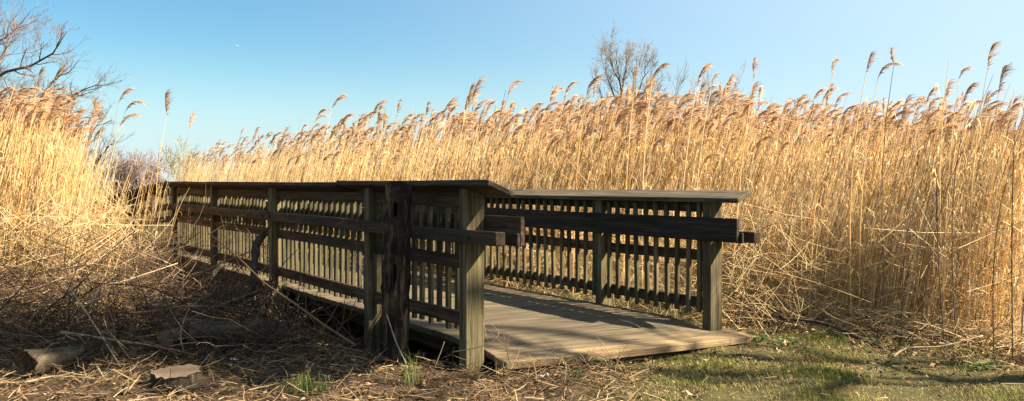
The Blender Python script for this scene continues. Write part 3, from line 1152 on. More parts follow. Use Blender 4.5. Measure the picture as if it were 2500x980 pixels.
P, r, n = straw(4600, behind_rail, 0.75, 0.12, 0.6, 0.0024, 0.75)
keep = rails_clear(P)
V_, Q_ = tubes(P[keep], r[keep], 3)
g.add(V_, Q_, rep(rng.random(keep.sum()), 12))
P, r, n = straw(260, lambda n: sample_right(n, 5.2, 12.0, 0.0, 1.0), 1.1, 0.7, 1.7, 0.0028, 0.45)
keep = rails_clear(P)
V_, Q_ = tubes(P[keep], r[keep], 4)
g.add(V_, Q_, rep(rng.random(keep.sum()), 16))
tag(g.obj('fallen_straw', M['pale_straw']), 'tangle of broken pale reed straw at the foot of the golden bed', None, None, 'stuff')

g = Geo()


def left_foot(n):
    yy = rng.uniform(7.6, 10.8, n * 3); t = rng.uniform(-0.66, -0.455, n * 3)
    xx = t * yy
    u, v = bridge_uv(xx, yy)
    ok = v < -0.3
    xx, yy = xx[ok][:n], yy[ok][:n]
    return np.stack([xx, yy, ground_z(xx, yy)], -1)


P, r, n = straw(1900, left_foot, 0.9, 0.2, 1.0, 0.0026, 0.9)
keep = rails_clear(P)
V_, Q_ = tubes(P[keep], r[keep], 3)
g.add(V_, Q_, rep(rng.random(keep.sum()), 12))
tag(g.obj('fallen_straw', M['pale_straw']), 'broken pale straw leaning in the sunlit stand above the brush pile', None, None, 'stuff')


# ------------------------------------------------------------------ brush, litter, grass
def brush_pos(n):
    """low heap of dead twigs outside the left railing"""
    yy = rng.uniform(5.75, 9.6, n * 6)
    t = rng.uniform(-0.68, -0.10, n * 6)
    xx = t * yy
    u, v = bridge_uv(xx, yy)
    ok = (v < -0.18) & (v > -3.6)
    ok &= rng.random(len(xx)) < 0.35 + 0.65 * sstep(5.7, 6.6, yy)
    xx, yy = xx[ok][:n], yy[ok][:n]
    return np.stack([xx, yy, ground_z(xx, yy)], -1)


def curvy(n, base, L, az, el, k=6, wob=0.18):
    d = np.stack([np.cos(az) * np.cos(el), np.sin(az) * np.cos(el), np.sin(el)], -1)
    D = np.repeat(d[:, None], k, 1) + np.cumsum(rng.normal(0, wob, (n, k, 3)), 1)
    D /= np.linalg.norm(D, axis=2, keepdims=True)
    P = base[:, None] + np.cumsum(D, 1) * (L / k)[:, None, None]
    return P


def brush_height(p):
    y = p[:, 1]
    u, v = bridge_uv(p[:, 0], p[:, 1])
    return 0.10 + 0.36 * sstep(6.0, 8.8, y) * sstep(-0.1, -0.9, v) + 0.06 * np.sin(3 * p[:, 0]) * np.sin(2.3 * y + 1)


g = Geo()
for n, lo, hi, ra, zt in ((3800, 0.15, 0.6, 0.0024, 1.0), (1400, 0.5, 1.3, 0.0036, 1.15), (160, 0.6, 1.5, 0.0075, 0.9)):
    b = brush_pos(n)
    n = len(b)
    b[:, 2] += brush_height(b) * rng.random(n) ** 0.7 * zt
    L = rng.uniform(lo, hi, n)
    P = curvy(n, b, L, rng.uniform(0, 6.28, n), rng.normal(0.12, 0.3, n), 6, 0.16)
    P[..., 2] = np.maximum(P[..., 2], ground_z(P[..., 0], P[..., 1]) + 0.004)
    keep = rails_clear(P)
    P = P[keep]; n = len(P)
    rr = rng.uniform(0.6, 1.3, n)[:, None] * ra * np.linspace(1.1, 0.4, 6)
    V_, Q_ = tubes(P, rr, 3)
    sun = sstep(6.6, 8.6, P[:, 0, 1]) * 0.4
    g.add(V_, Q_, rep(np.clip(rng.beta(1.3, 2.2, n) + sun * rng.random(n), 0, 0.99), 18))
b = brush_pos(420)
n = len(b)
az = rng.uniform(0, 6.28, n); span = rng.uniform(0.3, 1.1, n); hh_ = rng.uniform(0.12, 0.5, n)
t_ = np.linspace(0, 1, 8)
P = b[:, None] + np.stack([np.cos(az)[:, None] * span[:, None] * t_, np.sin(az)[:, None] * span[:, None] * t_ * 0.6,
                           hh_[:, None] * np.sin(np.pi * (0.08 + 0.85 * t_))[None]], -1)
P += np.cumsum(rng.normal(0, 0.012, P.shape), 1)
P[..., 2] = np.maximum(P[..., 2], ground_z(P[..., 0], P[..., 1]) + 0.004)
P = P[rails_clear(P)]; n = len(P)
V_, Q_ = tubes(P, rng.uniform(0.6, 1.3, n)[:, None] * 0.0028 * np.linspace(1.1, 0.5, 8), 3)
g.add(V_, Q_, rep(np.clip(rng.beta(1.2, 2.2, n), 0, 0.95), 24))
tag(g.obj('brushwood', M['twig']), 'dark tangle of dead twigs heaped outside the near railing', None, None, 'stuff')


def litter_pos(n, x0, x1, y0, y1):
    xx = rng.uniform(x0, x1, n); yy = rng.uniform(y0, y1, n)
    u, v = bridge_uv(xx, yy)
    ok = ~((u > -0.22) & (v > 0.0) & (v < W_ + 0.3))
    xx, yy = xx[ok], yy[ok]
    return np.stack([xx, yy, ground_z(xx, yy)], -1)


g = Geo()
# short straws and twigs over the near ground
for n, box, lo, hi, ra in ((3600, (-3.6, 0.75, 4.6, 6.2), 0.03, 0.26, 0.0021), (2600, (-4.2, -0.3, 5.9, 7.6), 0.04, 0.3, 0.0024), (900, (0.6, 4.6, 4.6, 7.4), 0.03, 0.16, 0.0018)):
    b = litter_pos(n, *box)
    n = len(b)
    b[:, 2] += 0.006 + 0.045 * rng.random(n) ** 2
    L = rng.uniform(lo, hi, n)
    P = curvy(n, b, L, rng.uniform(0, 6.28, n), rng.normal(0.05, 0.22, n), 4, 0.12)
    P[..., 2] = np.maximum(P[..., 2], ground_z(P[..., 0], P[..., 1]) + 0.004)
    rr = rng.uniform(0.5, 1.4, n)[:, None] * ra * np.linspace(1.1, 0.5, 4)
    V_, Q_ = tubes(P, rr, 3)
    g.add(V_, Q_, rep(rng.beta(1.5, 1.3, n), 12), 0)
# dead leaves
for n, box in ((4200, (-4.2, 1.1, 4.5, 7.2)), (1100, (0.9, 3.0, 5.4, 7.6)), (150, (1.0, 4.5, 4.4, 6.0))):
    b = litter_pos(n, *box)
    n = len(b)
    b[:, 2] += 0.008 + 0.03 * rng.random(n) ** 2
    s = rng.uniform(0.009, 0.025, n)[:, None]
    az = rng.uniform(0, 6.28, n)
    ex = np.stack([np.cos(az), np.sin(az), rng.normal(0, 0.4, n)], -1) * s
    ey = np.stack([-np.sin(az), np.cos(az), rng.normal(0, 0.4, n)], -1) * s * 0.6
    cz = np.array([0, 0, 1.0]) * s * rng.uniform(-0.1, 0.5, (n, 1))
    V_ = np.stack([b - ex + cz, b + ey * 0.9, b + ex + cz, b - ey * 0.9], 1).reshape(-1, 3)
    V_[:, 2] = np.maximum(V_[:, 2], ground_z(V_[:, 0], V_[:, 1]) + 0.003)
    i = np.arange(n)[:, None] * 4
    g.add(V_, np.concatenate([i + [0, 1, 3], i + [1, 2, 3]]), rep(rng.beta(1.2, 2.0, n), 4), 1)
def edge_pos(n, a, b_):
    xx = rng.uniform(1.2, 4.6, n * 5); yy = rng.uniform(4.3, 8.2, n * 5)
    d_ = bed_dist(xx, yy)
    ok = (d_ > a) & (d_ < b_)
    xx, yy = xx[ok][:n], yy[ok][:n]
    return np.stack([xx, yy, ground_z(xx, yy)], -1)


for n, lo, hi, ra, a, b_ in ((1500, 0.05, 0.4, 0.0024, -0.75, 0.3), (260, 0.3, 0.9, 0.0036, -0.6, 0.4)):
    b = edge_pos(n, a, b_)
    n = len(b)
    b[:, 2] += 0.006 + 0.09 * rng.random(n) ** 2 * sstep(-0.7, 0.1, bed_dist(b[:, 0], b[:, 1]))
    P = curvy(n, b, rng.uniform(lo, hi, n), rng.uniform(0, 6.28, n), rng.normal(0.08, 0.22, n), 4, 0.12)
    P[..., 2] = np.maximum(P[..., 2], ground_z(P[..., 0], P[..., 1]) + 0.004)
    P = P[rails_clear(P)]; n = len(P)
    V_, Q_ = tubes(P, rng.uniform(0.5, 1.4, n)[:, None] * ra * np.linspace(1.1, 0.5, 4), 3)
    g.add(V_, Q_, rep(rng.beta(1.2, 1.4, n), 12), 0)
# straws and leaves drifted against the front left corner of the boards
b = np.stack([rng.uniform(-0.25, 0.75, 520), rng.uniform(5.0, 5.62, 520), np.zeros(520)], -1)
u, v = bridge_uv(b[:, 0], b[:, 1])
b = b[(u < -0.23) | (v < 0.1)]
n = len(b)
b[:, 2] = ground_z(b[:, 0], b[:, 1]) + 0.075 * rng.random(n) ** 1.4
P = curvy(n, b, rng.uniform(0.04, 0.24, n), rng.uniform(0, 6.28, n), rng.normal(0.2, 0.4, n), 4, 0.16)
P[..., 2] = np.maximum(P[..., 2], ground_z(P[..., 0], P[..., 1]) + 0.004)
V_, Q_ = tubes(P, rng.uniform(0.5, 1.3, n)[:, None] * 0.0022 * np.linspace(1.1, 0.5, 4), 3)
g.add(V_, Q_, rep(rng.beta(1.4, 1.3, n), 12), 0)
for n, src in ((900, None),):
    b = edge_pos(n, -0.8, 0.25)
    n = len(b)
    s_ = rng.uniform(0.010, 0.028, n)[:, None]
    az = rng.uniform(0, 6.28, n)
    ex = np.stack([np.cos(az), np.sin(az), rng.normal(0, 0.5, n)], -1) * s_
    ey = np.stack([-np.sin(az), np.cos(az), rng.normal(0, 0.5, n)], -1) * s_ * 0.6
    b[:, 2] += 0.01 + 0.04 * rng.random(n) ** 2
    V_ = np.stack([b - ex, b + ey, b + ex, b - ey], 1).reshape(-1, 3)
    V_[:, 2] = np.maximum(V_[:, 2], ground_z(V_[:, 0], V_[:, 1]) + 0.003)
    i = np.arange(n)[:, None] * 4
    g.add(V_, np.concatenate([i + [0, 1, 3], i + [1, 2, 3]]), rep(rng.beta(1.3, 2.0, n), 4), 1)
tag(g.obj('leaf_litter', [M['litter_straw'], M['leaf_litter']]), 'brown leaves and straw scraps strewn over the near ground', None, None, 'stuff')

# lawn blades
b = litter_pos(75000, 0.1, 4.8, 4.4, 7.4)
pn = np.sin(2.3 * b[:, 0] + 1.1) * np.sin(3.1 * b[:, 1]) + 0.6 * np.sin(6.1 * b[:, 0] - 2 * b[:, 1]) + 0.5 * np.sin(9 * b[:, 1] + 4 * b[:, 0])
edge = 0.5 * np.sin(2.0 * b[:, 1]) + 0.25 * np.sin(5 * b[:, 1])
dn = sstep(0.2, 1.3, b[:, 0] + edge * 0.5) * sstep(0.35, -0.1, bed_dist(b[:, 0], b[:, 1])) * (0.10 + 0.90 * sstep(-0.9, 0.7, pn))
keep = rng.random(len(b)) < dn
b, pn = b[keep], pn[keep]
n = len(b)
az = rng.uniform(0, 6.28, n)
hh = rng.uniform(0.010, 0.034, n) * (0.55 + 0.9 * sstep(-0.7, 1.2, pn))
d = np.stack([np.cos(az), np.sin(az), 0 * az], -1)
side = np.stack([-np.sin(az), np.cos(az), 0 * az], -1)
z1 = np.array([0, 0, 1.0])
P = np.stack([b, b + z1 * hh[:, None] * 0.6 + d * hh[:, None] * 0.25, b + z1 * hh[:, None] * 0.85 + d * hh[:, None] * 0.8], 1)
V_, Q_ = ribbons(P, np.outer(rng.uniform(0.7, 1.3, n), [0.0015, 0.0014, 0.0003]), side)
green = np.clip(0.55 - 0.45 * pn + rng.normal(0, 0.22, n), 0.02, 0.98)
tag(Geo().add(V_, Q_, rep(green, 6)).obj('grass', M['grass']), 'short patchy half dry lawn in front of the boardwalk', None, None, 'stuff')


def grass_tuft(px, py, n, h, label, name='grass_tuft', spread=0.06):
    c = on_ground(px, py)
    g = Geo()
    b = np.stack([rng.normal(0, spread, n), rng.normal(0, spread * 0.6, n), np.zeros(n)], -1)
    az = rng.uniform(0, 6.28, n)
    d = np.stack([np.cos(az), np.sin(az) * 0.7, 0 * az], -1)
    hh = h * rng.uniform(0.5, 1.1, n)[:, None]
    le = rng.uniform(0.05, 0.5, n)[:, None]
    P = np.stack([b, b + z1 * hh * 0.45 + d * hh * le * 0.2, b + z1 * hh * 0.8 + d * hh * le * 0.6, b + z1 * hh * 0.95 + d * hh * le * 1.1], 1)
    side = np.stack([-np.sin(az), np.cos(az), 0 * az], -1)
    V_, Q_ = ribbons(P, np.outer(rng.uniform(0.7, 1.2, n), [0.0022, 0.002, 0.0015, 0.0003]), side)
    g.add(V_, Q_, rep(rng.random(n), 8))
    o = g.obj(name, M['green'], None, (c.x, c.y, float(ground_z(c.x, c.y))))
    tag(o, label, 'grass tuft')


grass_tuft(752, 968, 90, 0.13, 'dark green tuft of long grass blades in litter at the bottom of the photo')
grass_tuft(1008, 960, 26, 0.22, 'few tall thin green blades sprouting in front of the charred post', spread=0.025)
grass_tuft(1400, 940, 80, 0.05, 'low bright green mossy tuft by the front edge of the boards', spread=0.035)


def weed(px, py, n, spread, h, label, z=0.0):
    """small leafy weed: rosette of stalked leaves"""
    c = on_ground(px, py, z)
    t = empty('weed', (c.x, c.y, float(ground_z(c.x, c.y)) + z))
    tag(t, label, 'weed')
    az = rng.uniform(0, 6.28, n)
    rd = spread * np.sqrt(rng.random(n))
    hh = h * rng.uniform(0.3, 1.0, n)
    tip = np.stack([np.cos(az) * rd, np.sin(az) * rd * 0.7, hh], -1)
    b = tip * [0.25, 0.25, 0]
    P = np.stack([b, (b + tip) / 2 + [0, 0, 0.01], tip], 1)
    V_, Q_ = tubes(P, np.full((n, 3), 0.0012), 3)
    Geo().add(V_, Q_, rep(rng.random(n), 9)).obj('stem', M['green'], t)
    s = rng.uniform(0.012, 0.024, n)[:, None]
    ex = np.stack([np.cos(az), np.sin(az), rng.normal(0, 0.35, n)], -1) * s
    ey = np.stack([-np.sin(az), np.cos(az), rng.normal(0, 0.35, n)], -1) * s * 0.75
    up = np.array([0, 0, 0.004])
    V_ = np.stack([tip - ex * 0.7, tip - ey + up, tip + ex, tip + ey + up, tip], 1).reshape(-1, 3)
    i = np.arange(n)[:, None] * 5
    Geo().add(V_, np.concatenate([i + [0, 1, 4], i + [1, 2, 4], i + [2, 3, 4], i + [3, 0, 4]]), rep(rng.random(n), 5)).obj('foliage', M['green'], t)


weed(1345, 905, 60, 0.10, 0.07, 'leafy green weed against the front corner of the boards')
weed(1462, 900, 34, 0.07, 0.06, 'small green weed growing under the front board lip')
weed(1852, 836, 30, 0.07, 0.07, 'green weed at the outer right corner of the boards')
weed(2395, 905, 34, 0.10, 0.06, 'green leafy weed at the lawn edge under the right reeds')
weed(1228, 895, 22, 0.05, 0.05, 'small light green weed beside the foot of the near end post')
weed(1925, 840, 40, 0.12, 0.05, 'low green weed in the reed litter right of the boards')


# ------------------------------------------------------------------ single fallen branches and canes
def polytube(pts, r0, r1, sides=6, sub=5, wob=0.0):
    pts = np.array([list(p) for p in pts], float)
    n = len(pts)
    tt = np.linspace(0, n - 1, (n - 1) * sub + 1)
    # Catmull-Rom
    i = np.clip(tt.astype(int), 0, n - 2); f = (tt - i)[:, None]
    p0 = pts[np.clip(i - 1, 0, n - 1)]; p1 = pts[i]; p2 = pts[i + 1]; p3 = pts[np.clip(i + 2, 0, n - 1)]
    C = 0.5 * ((2 * p1) + (-p0 + p2) * f + (2 * p0 - 5 * p1 + 4 * p2 - p3) * f ** 2 + (-p0 + 3 * p1 - 3 * p2 + p3) * f ** 3)
    if wob: C += rng.normal(0, wob, C.shape)
    rad = np.linspace(r0, r1, len(C)) * (1 + rng.normal(0, 0.05, len(C)))
    V_, Q_ = tubes(C[None], rad[None], sides)
    return V_, Q_, C


def branch(name, pts, r0, r1, mat, label, cat, twigs=0, sides=6, tl=(0.08, 0.3), parent=None):
    o0 = np.array(list(pts[0]), float)
    V_, Q_, C = polytube(pts, r0, r1, sides, wob=min(r0, r1) * 0.07)
    g = Geo().add(V_ - o0, Q_, 0.3 + 0.5 * rng.random())
    ne = len(V_)
    g.f.append(np.array([list(range(sides))[::-1]])); g.m.append(np.zeros(1, np.int32))
    g.f.append(np.array([list(range(ne - sides, ne))])); g.m.append(np.zeros(1, np.int32))
    if twigs:
        idx = rng.integers(1, len(C) - 1, twigs)
        L = rng.uniform(*tl, twigs)
        P = curvy(twigs, C[idx], L, rng.uniform(0, 6.28, twigs), rng.normal(0.4, 0.5, twigs), 5, 0.15)
        P = np.concatenate([C[idx][:, None], P], 1)
        rr = np.linspace(1, 0.4, 6)[None] * (r0 * 0.22 + 0.0008) * np.ones((twigs, 1))
        V2, Q2 = tubes(P, rr, 3)
        g.add(V2 - o0, Q2, rep(rng.random(twigs), 18))
    o = g.obj(name, mat, None, tuple(o0), smooth=True)
    tag(o, label, cat)
    return o


def A(px, py, Y): return at(px, py, Y)


branch('fallen_branch', [A(335, 752, 7.2), A(420, 748, 7.15), A(520, 750, 7.2), A(564, 741, 7.25), A(609, 714, 7.3), A(621, 661, 7.35), A(625, 604, 7.4), A(644, 570, 7.45)],
       0.028, 0.036, M['limb_bark'], 'thick dark broken limb lying in the brush and rising against the railing', 'branch', 14)
branch('fallen_branch', [A(214, 760, 6.9), A(245, 704, 7.0), A(300, 688, 7.1), A(357, 669, 7.2), A(434, 643, 7.4)], 0.010, 0.005, M['pale_branch'], 'pale crooked branch arching over the brush pile towards the railing', 'branch', 5)
branch('bramble_cane', [A(168, 700, 6.5), A(235, 800, 6.1), A(275, 865, 5.8), A(306, 916, 5.6)], 0.007, 0.005, M['pale_branch'], 'straight pale cane slanting down over the dark brush', 'cane')
branch('bramble_cane', [A(-30, 742, 7.4), A(60, 712, 7.5), A(163, 674, 7.6), A(260, 620, 7.8), A(340, 560, 8.0)], 0.007, 0.004, M['pale_branch'], 'long light cane rising across the sunlit brush pile', 'cane')
branch('bramble_cane', [A(92, 546, 8.2), A(200, 580, 8.0), A(300, 615, 7.8), A(398, 650, 7.6)], 0.004, 0.003, M['twig'], 'thin cane sloping down across the pale straw to the railing', 'cane', 6)
branch('bramble_cane', [A(250, 630, 7.8), A(330, 570, 7.7), A(400, 610, 7.6), A(520, 600, 7.5), A(610, 630, 7.4)], 0.004, 0.002, M['twig'], 'arching dark bramble in front of the far panels of the near railing', 'cane', 8)
branch('bramble_cane', [A(560, 720, 7.3), A(548, 640, 7.2), A(570, 560, 7.2), A(610, 590, 7.2)], 0.006, 0.002, M['twig'], 'dark forked twig standing in front of the railing beside the broken limb', 'cane', 6)
branch('bramble_cane', [A(451, 868, 5.9), A(441, 820, 5.9), A(450, 780, 5.9), A(463, 752, 5.9)], 0.006, 0.003, M['pale_branch'], 'upright curved stick in front of the large log end', 'stick')
branch('bramble_cane', [A(236, 895, 5.5), A(258, 930, 5.3), A(282, 968, 5.2)], 0.008, 0.006, M['pale_branch'], 'short bare stick leaning beside the low tree stump', 'stick')
branch('fallen_branch', [A(150, 990, 4.85), A(260, 965, 4.95), A(357, 955, 5.0), A(430, 952, 5.02), A(540, 940, 5.1)], 0.014, 0.007, M['limb_bark'], 'long dark branch lying on the litter in front of the stump', 'branch', 5)
branch('fallen_branch', [A(-20, 936, 5.25), A(60, 934, 5.25), A(130, 920, 5.35), A(230, 925, 5.3)], 0.011, 0.006, M['pale_branch'], 'tan branch lying in front of the hollow dark log', 'branch', 3)
branch('fallen_branch', [A(150, 812, 6.2), A(240, 825, 6.15), A(350, 842, 6.1), A(440, 858, 6.0)], 0.013, 0.008, M['pale_branch'], 'greyish branch lying in shade between the two logs', 'branch', 3)
branch('fallen_branch', [A(945, 910, 5.3), A(985, 935, 5.2), A(960, 965, 5.05), A(940, 985, 4.95)], 0.009, 0.004, M['pale_branch'], 'twisted light branch on the litter below the charred post', 'branch', 3)
branch('bramble_cane', [A(945, 770, 5.6), A(965, 830, 5.5), A(990, 885, 5.4), A(995, 900, 5.35)], 0.005, 0.003, M['pale_branch'], 'reddish bare shoot slanting before the foot of the charred post', 'cane')
branch('bramble_cane', [A(1060, 900, 5.3), A(1072, 870, 5.3), A(1085, 835, 5.3)], 0.004, 0.002, M['pale_branch'], 'short upright brown shoot left of the near end post', 'cane')
branch('vine', [A(1105, 860, 5.3), A(1160, 850, 5.2), A(1200, 835, 5.2), A(1218, 812, 5.25), A(1195, 790, 5.4)], 0.003, 0.002, M['pale_branch'], 'thin grey vine looping around the foot of the near end post', 'vine', 3)
branch('vine', [A(1255, 885, 5.15), A(1330, 875, 5.2), A(1375, 880, 5.2), A(1382, 905, 5.1), A(1378, 935, 5.0)], 0.0028, 0.0018, M['pale_branch'], 'pale dead vine hanging over the front corner of the boards', 'vine', 3)
branch('vine', [A(1242, 880, 5.3), A(1236, 850, 5.35), A(1230, 820, 5.4), A(1226, 785, 5.4)], 0.003, 0.0015, M['twig'], 'small upright sapling twig growing against the left edge of the boards', 'twig', 8)
branch('vine', [A(905, 700, 6.1), A(880, 660, 6.3), A(870, 600, 6.4), A(862, 540, 6.5), A(880, 500, 6.4)], 0.003, 0.0015, M['twig'], 'leafless vine climbing the railing left of the charred post', 'vine', 14)
branch('fallen_branch', [A(1905, 778, 7.0), A(1985, 785, 6.9), A(2050, 802, 6.75), A(2095, 826, 6.6), A(2155, 852, 6.4)], 0.010, 0.022, M['limb_bark'], 'dark fallen branch lying at the foot of the right reeds', 'branch', 8)
branch('fallen_branch', [A(2180, 872, 6.1), A(2215, 851, 6.15), A(2300, 846, 6.1), A(2400, 820, 6.1)], 0.009, 0.006, M['pale_branch'], 'bleached curved branch on the ground before the right reeds', 'branch', 3)
branch('fallen_branch', [A(2390, 885, 5.8), A(2450, 895, 5.8), A(2510, 908, 5.8)], 0.007, 0.005, M['pale_branch'], 'small bleached branch at the lawn edge near the right border', 'branch', 3)
branch('bramble_cane', [A(2090, 660, 6.6), A(2280, 600, 6.3), A(2400, 570, 6.2), A(2510, 538, 6.1)], 0.0045, 0.003, M['pale_straw'], 'long broken pale stalk leaning almost flat across the right reeds', 'cane', 2)
branch('bramble_cane', [A(1770, 610, 7.2), A(1850, 650, 7.0), A(1990, 690, 6.9), A(2130, 740, 6.8)], 0.004, 0.003, M['pale_straw'], 'bent stalk falling away from the right end post through the reeds', 'cane', 2)
branch('bramble_cane', [A(1590, 466, 8.6), A(1608, 445, 8.6), A(1640, 438, 8.6), A(1665, 445, 8.6), A(1690, 462, 8.6)], 0.005, 0.003, M['twig'], 'dark bramble arching just above the far handrail', 'cane', 6)
branch('bramble_cane', [A(1845, 720, 7.1), A(1860, 640, 7.0), A(1875, 560, 6.95), A(1850, 470, 6.9)], 0.004, 0.002, M['twig'], 'dark leafless stem rising past the end of the far handrail', 'cane', 9)
branch('bramble_cane', [A(1800, 600, 7.0), A(1860, 560, 6.9), A(1900, 545, 6.85), A(1945, 552, 6.8)], 0.004, 0.002, M['twig'], 'dark twig sticking sideways from behind the right end post', 'cane', 4)


# logs and the stump
def log(name, p0, p1, r0, r1, label, bark='log_bark', cat='log', hollow=False):
    p0, p1 = Vector(p0), Vector(p1)
    ax = (p1 - p0)
    L = ax.length
    X = ax.normalized(); Yv = X.cross(Vector((0, 0, 1))).normalized() * -1; Z = X.cross(Yv)
    Mx = Matrix((X, Yv, Z)).transposed().to_4x4(); Mx.translation = p0
    n, k = 30, 18
    lob = 1 + 0.03 * np.sin(3 * np.arange(n) * 2 * np.pi / n + rng.random() * 6) + rng.normal(0, 0.02, n)
    rows = []
    for i in range(k):
        t = i / (k - 1)
        rr = (r0 + (r1 - r0) * t) * lob * (1 + rng.normal(0, 0.03, n) + 0.02 * np.sin(np.arange(n) * 2.1 + i * 0.15))
        a = np.arange(n) * 2 * np.pi / n
        rows.append(np.stack([np.full(n, t * L) + (rng.normal(0, 0.006, n) if i in (0, k - 1) else 0), np.cos(a) * rr, np.sin(a) * rr], -1))
    V_ = np.concatenate(rows)
    Q_ = [(i * n + j, i * n + (j + 1) % n, (i + 1) * n + (j + 1) % n, (i + 1) * n + j) for i in range(k - 1) for j in range(n)]
    g = Geo().add(V_, np.array(Q_))
    o = g.obj(name, M[bark], smooth=True)
    o.matrix_world = Mx
    tag(o, label, cat)
    for base, t in ((rows[0], 0), (rows[-1], 1)):
        c = base.mean(0)
        ringi = c + (base - c) * 0.96
        inn = c + (base - c) * 0.6
        cc = c.copy()
        depth = (0.12 if hollow and t == 0 else 0.004) * (1 if t == 0 else -1)
        inn[:, 0] += depth; cc[0] += depth * (1.6 if hollow else 1)
        ringi[:, 0] -= 0.003 * (1 if t == 0 else -1)
        Vc = np.concatenate([ringi, inn, cc[None]])
        Q1 = [(j, (j + 1) % n, n + (j + 1) % n, n + j) for j in range(n)]
        T1 = [(n + j, n + (j + 1) % n, 2 * n) for j in range(n)]
        if t == 0:
            Q1 = [q[::-1] for q in Q1]; T1 = [q[::-1] for q in T1]
        gc = Geo().add(Vc, np.array(Q1)); gc.f.append(np.array(T1)); gc.m.append(np.zeros(len(T1), np.int32))
        gc.obj('cut_end', M['cut_wood'], o)
    return o


log('log', at(458, 815, 6.25), at(700, 812, 6.55), 0.093, 0.085, 'large bark covered log with sawn reddish end lying in the brush shade')
log('log', at(405, 826, 6.1), at(446, 822, 6.3), 0.068, 0.062, 'short grey log chunk butting against the large log')
log('log', at(58, 894, 5.42), at(212, 868, 5.95), 0.10, 0.07, 'hollow ended dark log at the left edge with sunlit bark', hollow=True)
sp = on_ground(428, 934, 0.0)
log('stump', (sp.x * 0.965, sp.y - 0.15, -0.08), (sp.x * 0.965, sp.y - 0.16, 0.105), 0.165, 0.148, 'low round sawn tree stump in the sunlit litter', cat='stump')


# pale scraps of rubbish
def scrap(px, py, s, label):
    c = on_ground(px, py)
    k = 6
    xs, ys = np.meshgrid(np.linspace(-1, 1, k), np.linspace(-0.6, 0.6, k))
    z = rng.normal(0.25, 0.18, xs.shape)
    V_ = np.stack([xs, ys, z], -1).reshape(-1, 3) * s
    V2 = V_ - [0, 0, s * 0.05]
    i, j = np.meshgrid(np.arange(k - 1), np.arange(k - 1))
    a = (j * k + i).ravel()
    q = np.stack([a, a + 1, a + k + 1, a + k], -1)
    g = Geo().add(V_, q).add(V2, q[:, ::-1])
    rim = list(range(k)) + [k * r_ + k - 1 for r_ in range(1, k)] + [k * (k - 1) + c_ for c_ in range(k - 2, -1, -1)] + [k * r_ for r_ in range(k - 2, 0, -1)]
    n0 = k * k
    g.f.append(np.array([(rim[m_], n0 + rim[m_], n0 + rim[(m_ + 1) % len(rim)], rim[(m_ + 1) % len(rim)]) for m_ in range(len(rim))]))
    g.m.append(np.zeros(len(rim), np.int32))
    o = g.obj('paper_scrap', M['paper'], None, (c.x, c.y, float(ground_z(c.x, c.y)) + 0.012))
    o.rotation_euler = (0, 0, rng.uniform(-0.6, 0.6))
    tag(o, label, 'litter')


scrap(1327, 940, 0.034, 'crumpled white paper scrap on the grass before the boards')
scrap(572, 882, 0.026, 'small pale plastic scrap in the litter left of the charred post')


# ------------------------------------------------------------------ trees
def rand_perp(d):
    v = rng.normal(size=3)
    v -= d * v.dot(d)
    return v / (np.linalg.norm(v) + 1e-9)


RMIN = [0.0]


def grow(out, p, d, L, r, lvl, maxl, spread, nchild, up=0.12, k=7, wob=0.12, shrink=(0.45, 0.75)):
    r = max(r, RMIN[0])
    d = d / np.linalg.norm(d)
    pts = [p.copy()]
    dd = d.copy()
    for i in range(k - 1):
        dd = dd + rng.normal(0, wob, 3) + np.array([0, 0, up * 0.3])
        dd /= np.linalg.norm(dd)
        pts.append(pts[-1] + dd * L / (k - 1))
    pts = np.array(pts)
    out.append((lvl, pts, np.linspace(r, r * 0.45 if lvl < maxl else r * 0.3, k)))
    if lvl >= maxl: return
    for c in range(nchild[lvl]):
        t = rng.uniform(0.25, 1.0)
        i = min(int(t * (k - 1)), k - 2); f = t * (k - 1) - i
        b = pts[i] * (1 - f) + pts[i + 1] * f
        td = pts[i + 1] - pts[i]; td /= np.linalg.norm(td)
        a = rng.uniform(*spread)
        nd = td * math.cos(a) + rand_perp(td) * math.sin(a)
        nd[2] += up
        grow(out, b, nd, L * rng.uniform(*shrink), r * 0.5 * (1 - 0.4 * t), lvl + 1, maxl, spread, nchild, up, k, wob, shrink)


def tree_object(name, out, loc, label, cat, twigmat, split=1, group=None, extra_trunk=()):
    t = empty(name, loc)
    tag(t, label, cat, group)
    gt, gc = Geo(), Geo()
    l0 = np.array(list(loc))
    for lvl in sorted({o[0] for o in out}):
        sel = [o for o in out if o[0] == lvl]
        P = np.stack([o[1] for o in sel]) - l0
        Rr = np.stack([o[2] for o in sel])
        V_, Q_ = tubes(P, Rr, 8 if lvl == 0 else (5 if lvl == 1 else 3))
        (gt if lvl <= split else gc).add(V_, Q_, rep(rng.random(len(sel)), V_.shape[0] // len(sel)))
    if gt.n: gt.obj('trunk', M['tree_bark'], t, smooth=True)
    if gc.n: gc.obj('crown', twigmat, t)
    return t


def limb_path(pix, Y, dy=0.0):
    n = len(pix)
    return np.array([list(at(x, y, Y + dy * i / max(1, n - 1))) for i, (x, y) in enumerate(pix)])


def resample(pts, k):
    s = np.concatenate([[0], np.cumsum(np.linalg.norm(np.diff(pts, axis=0), axis=1))])
    t = np.linspace(0, s[-1], k)
    return np.stack([np.interp(t, s, pts[:, i]) for i in range(3)], -1)


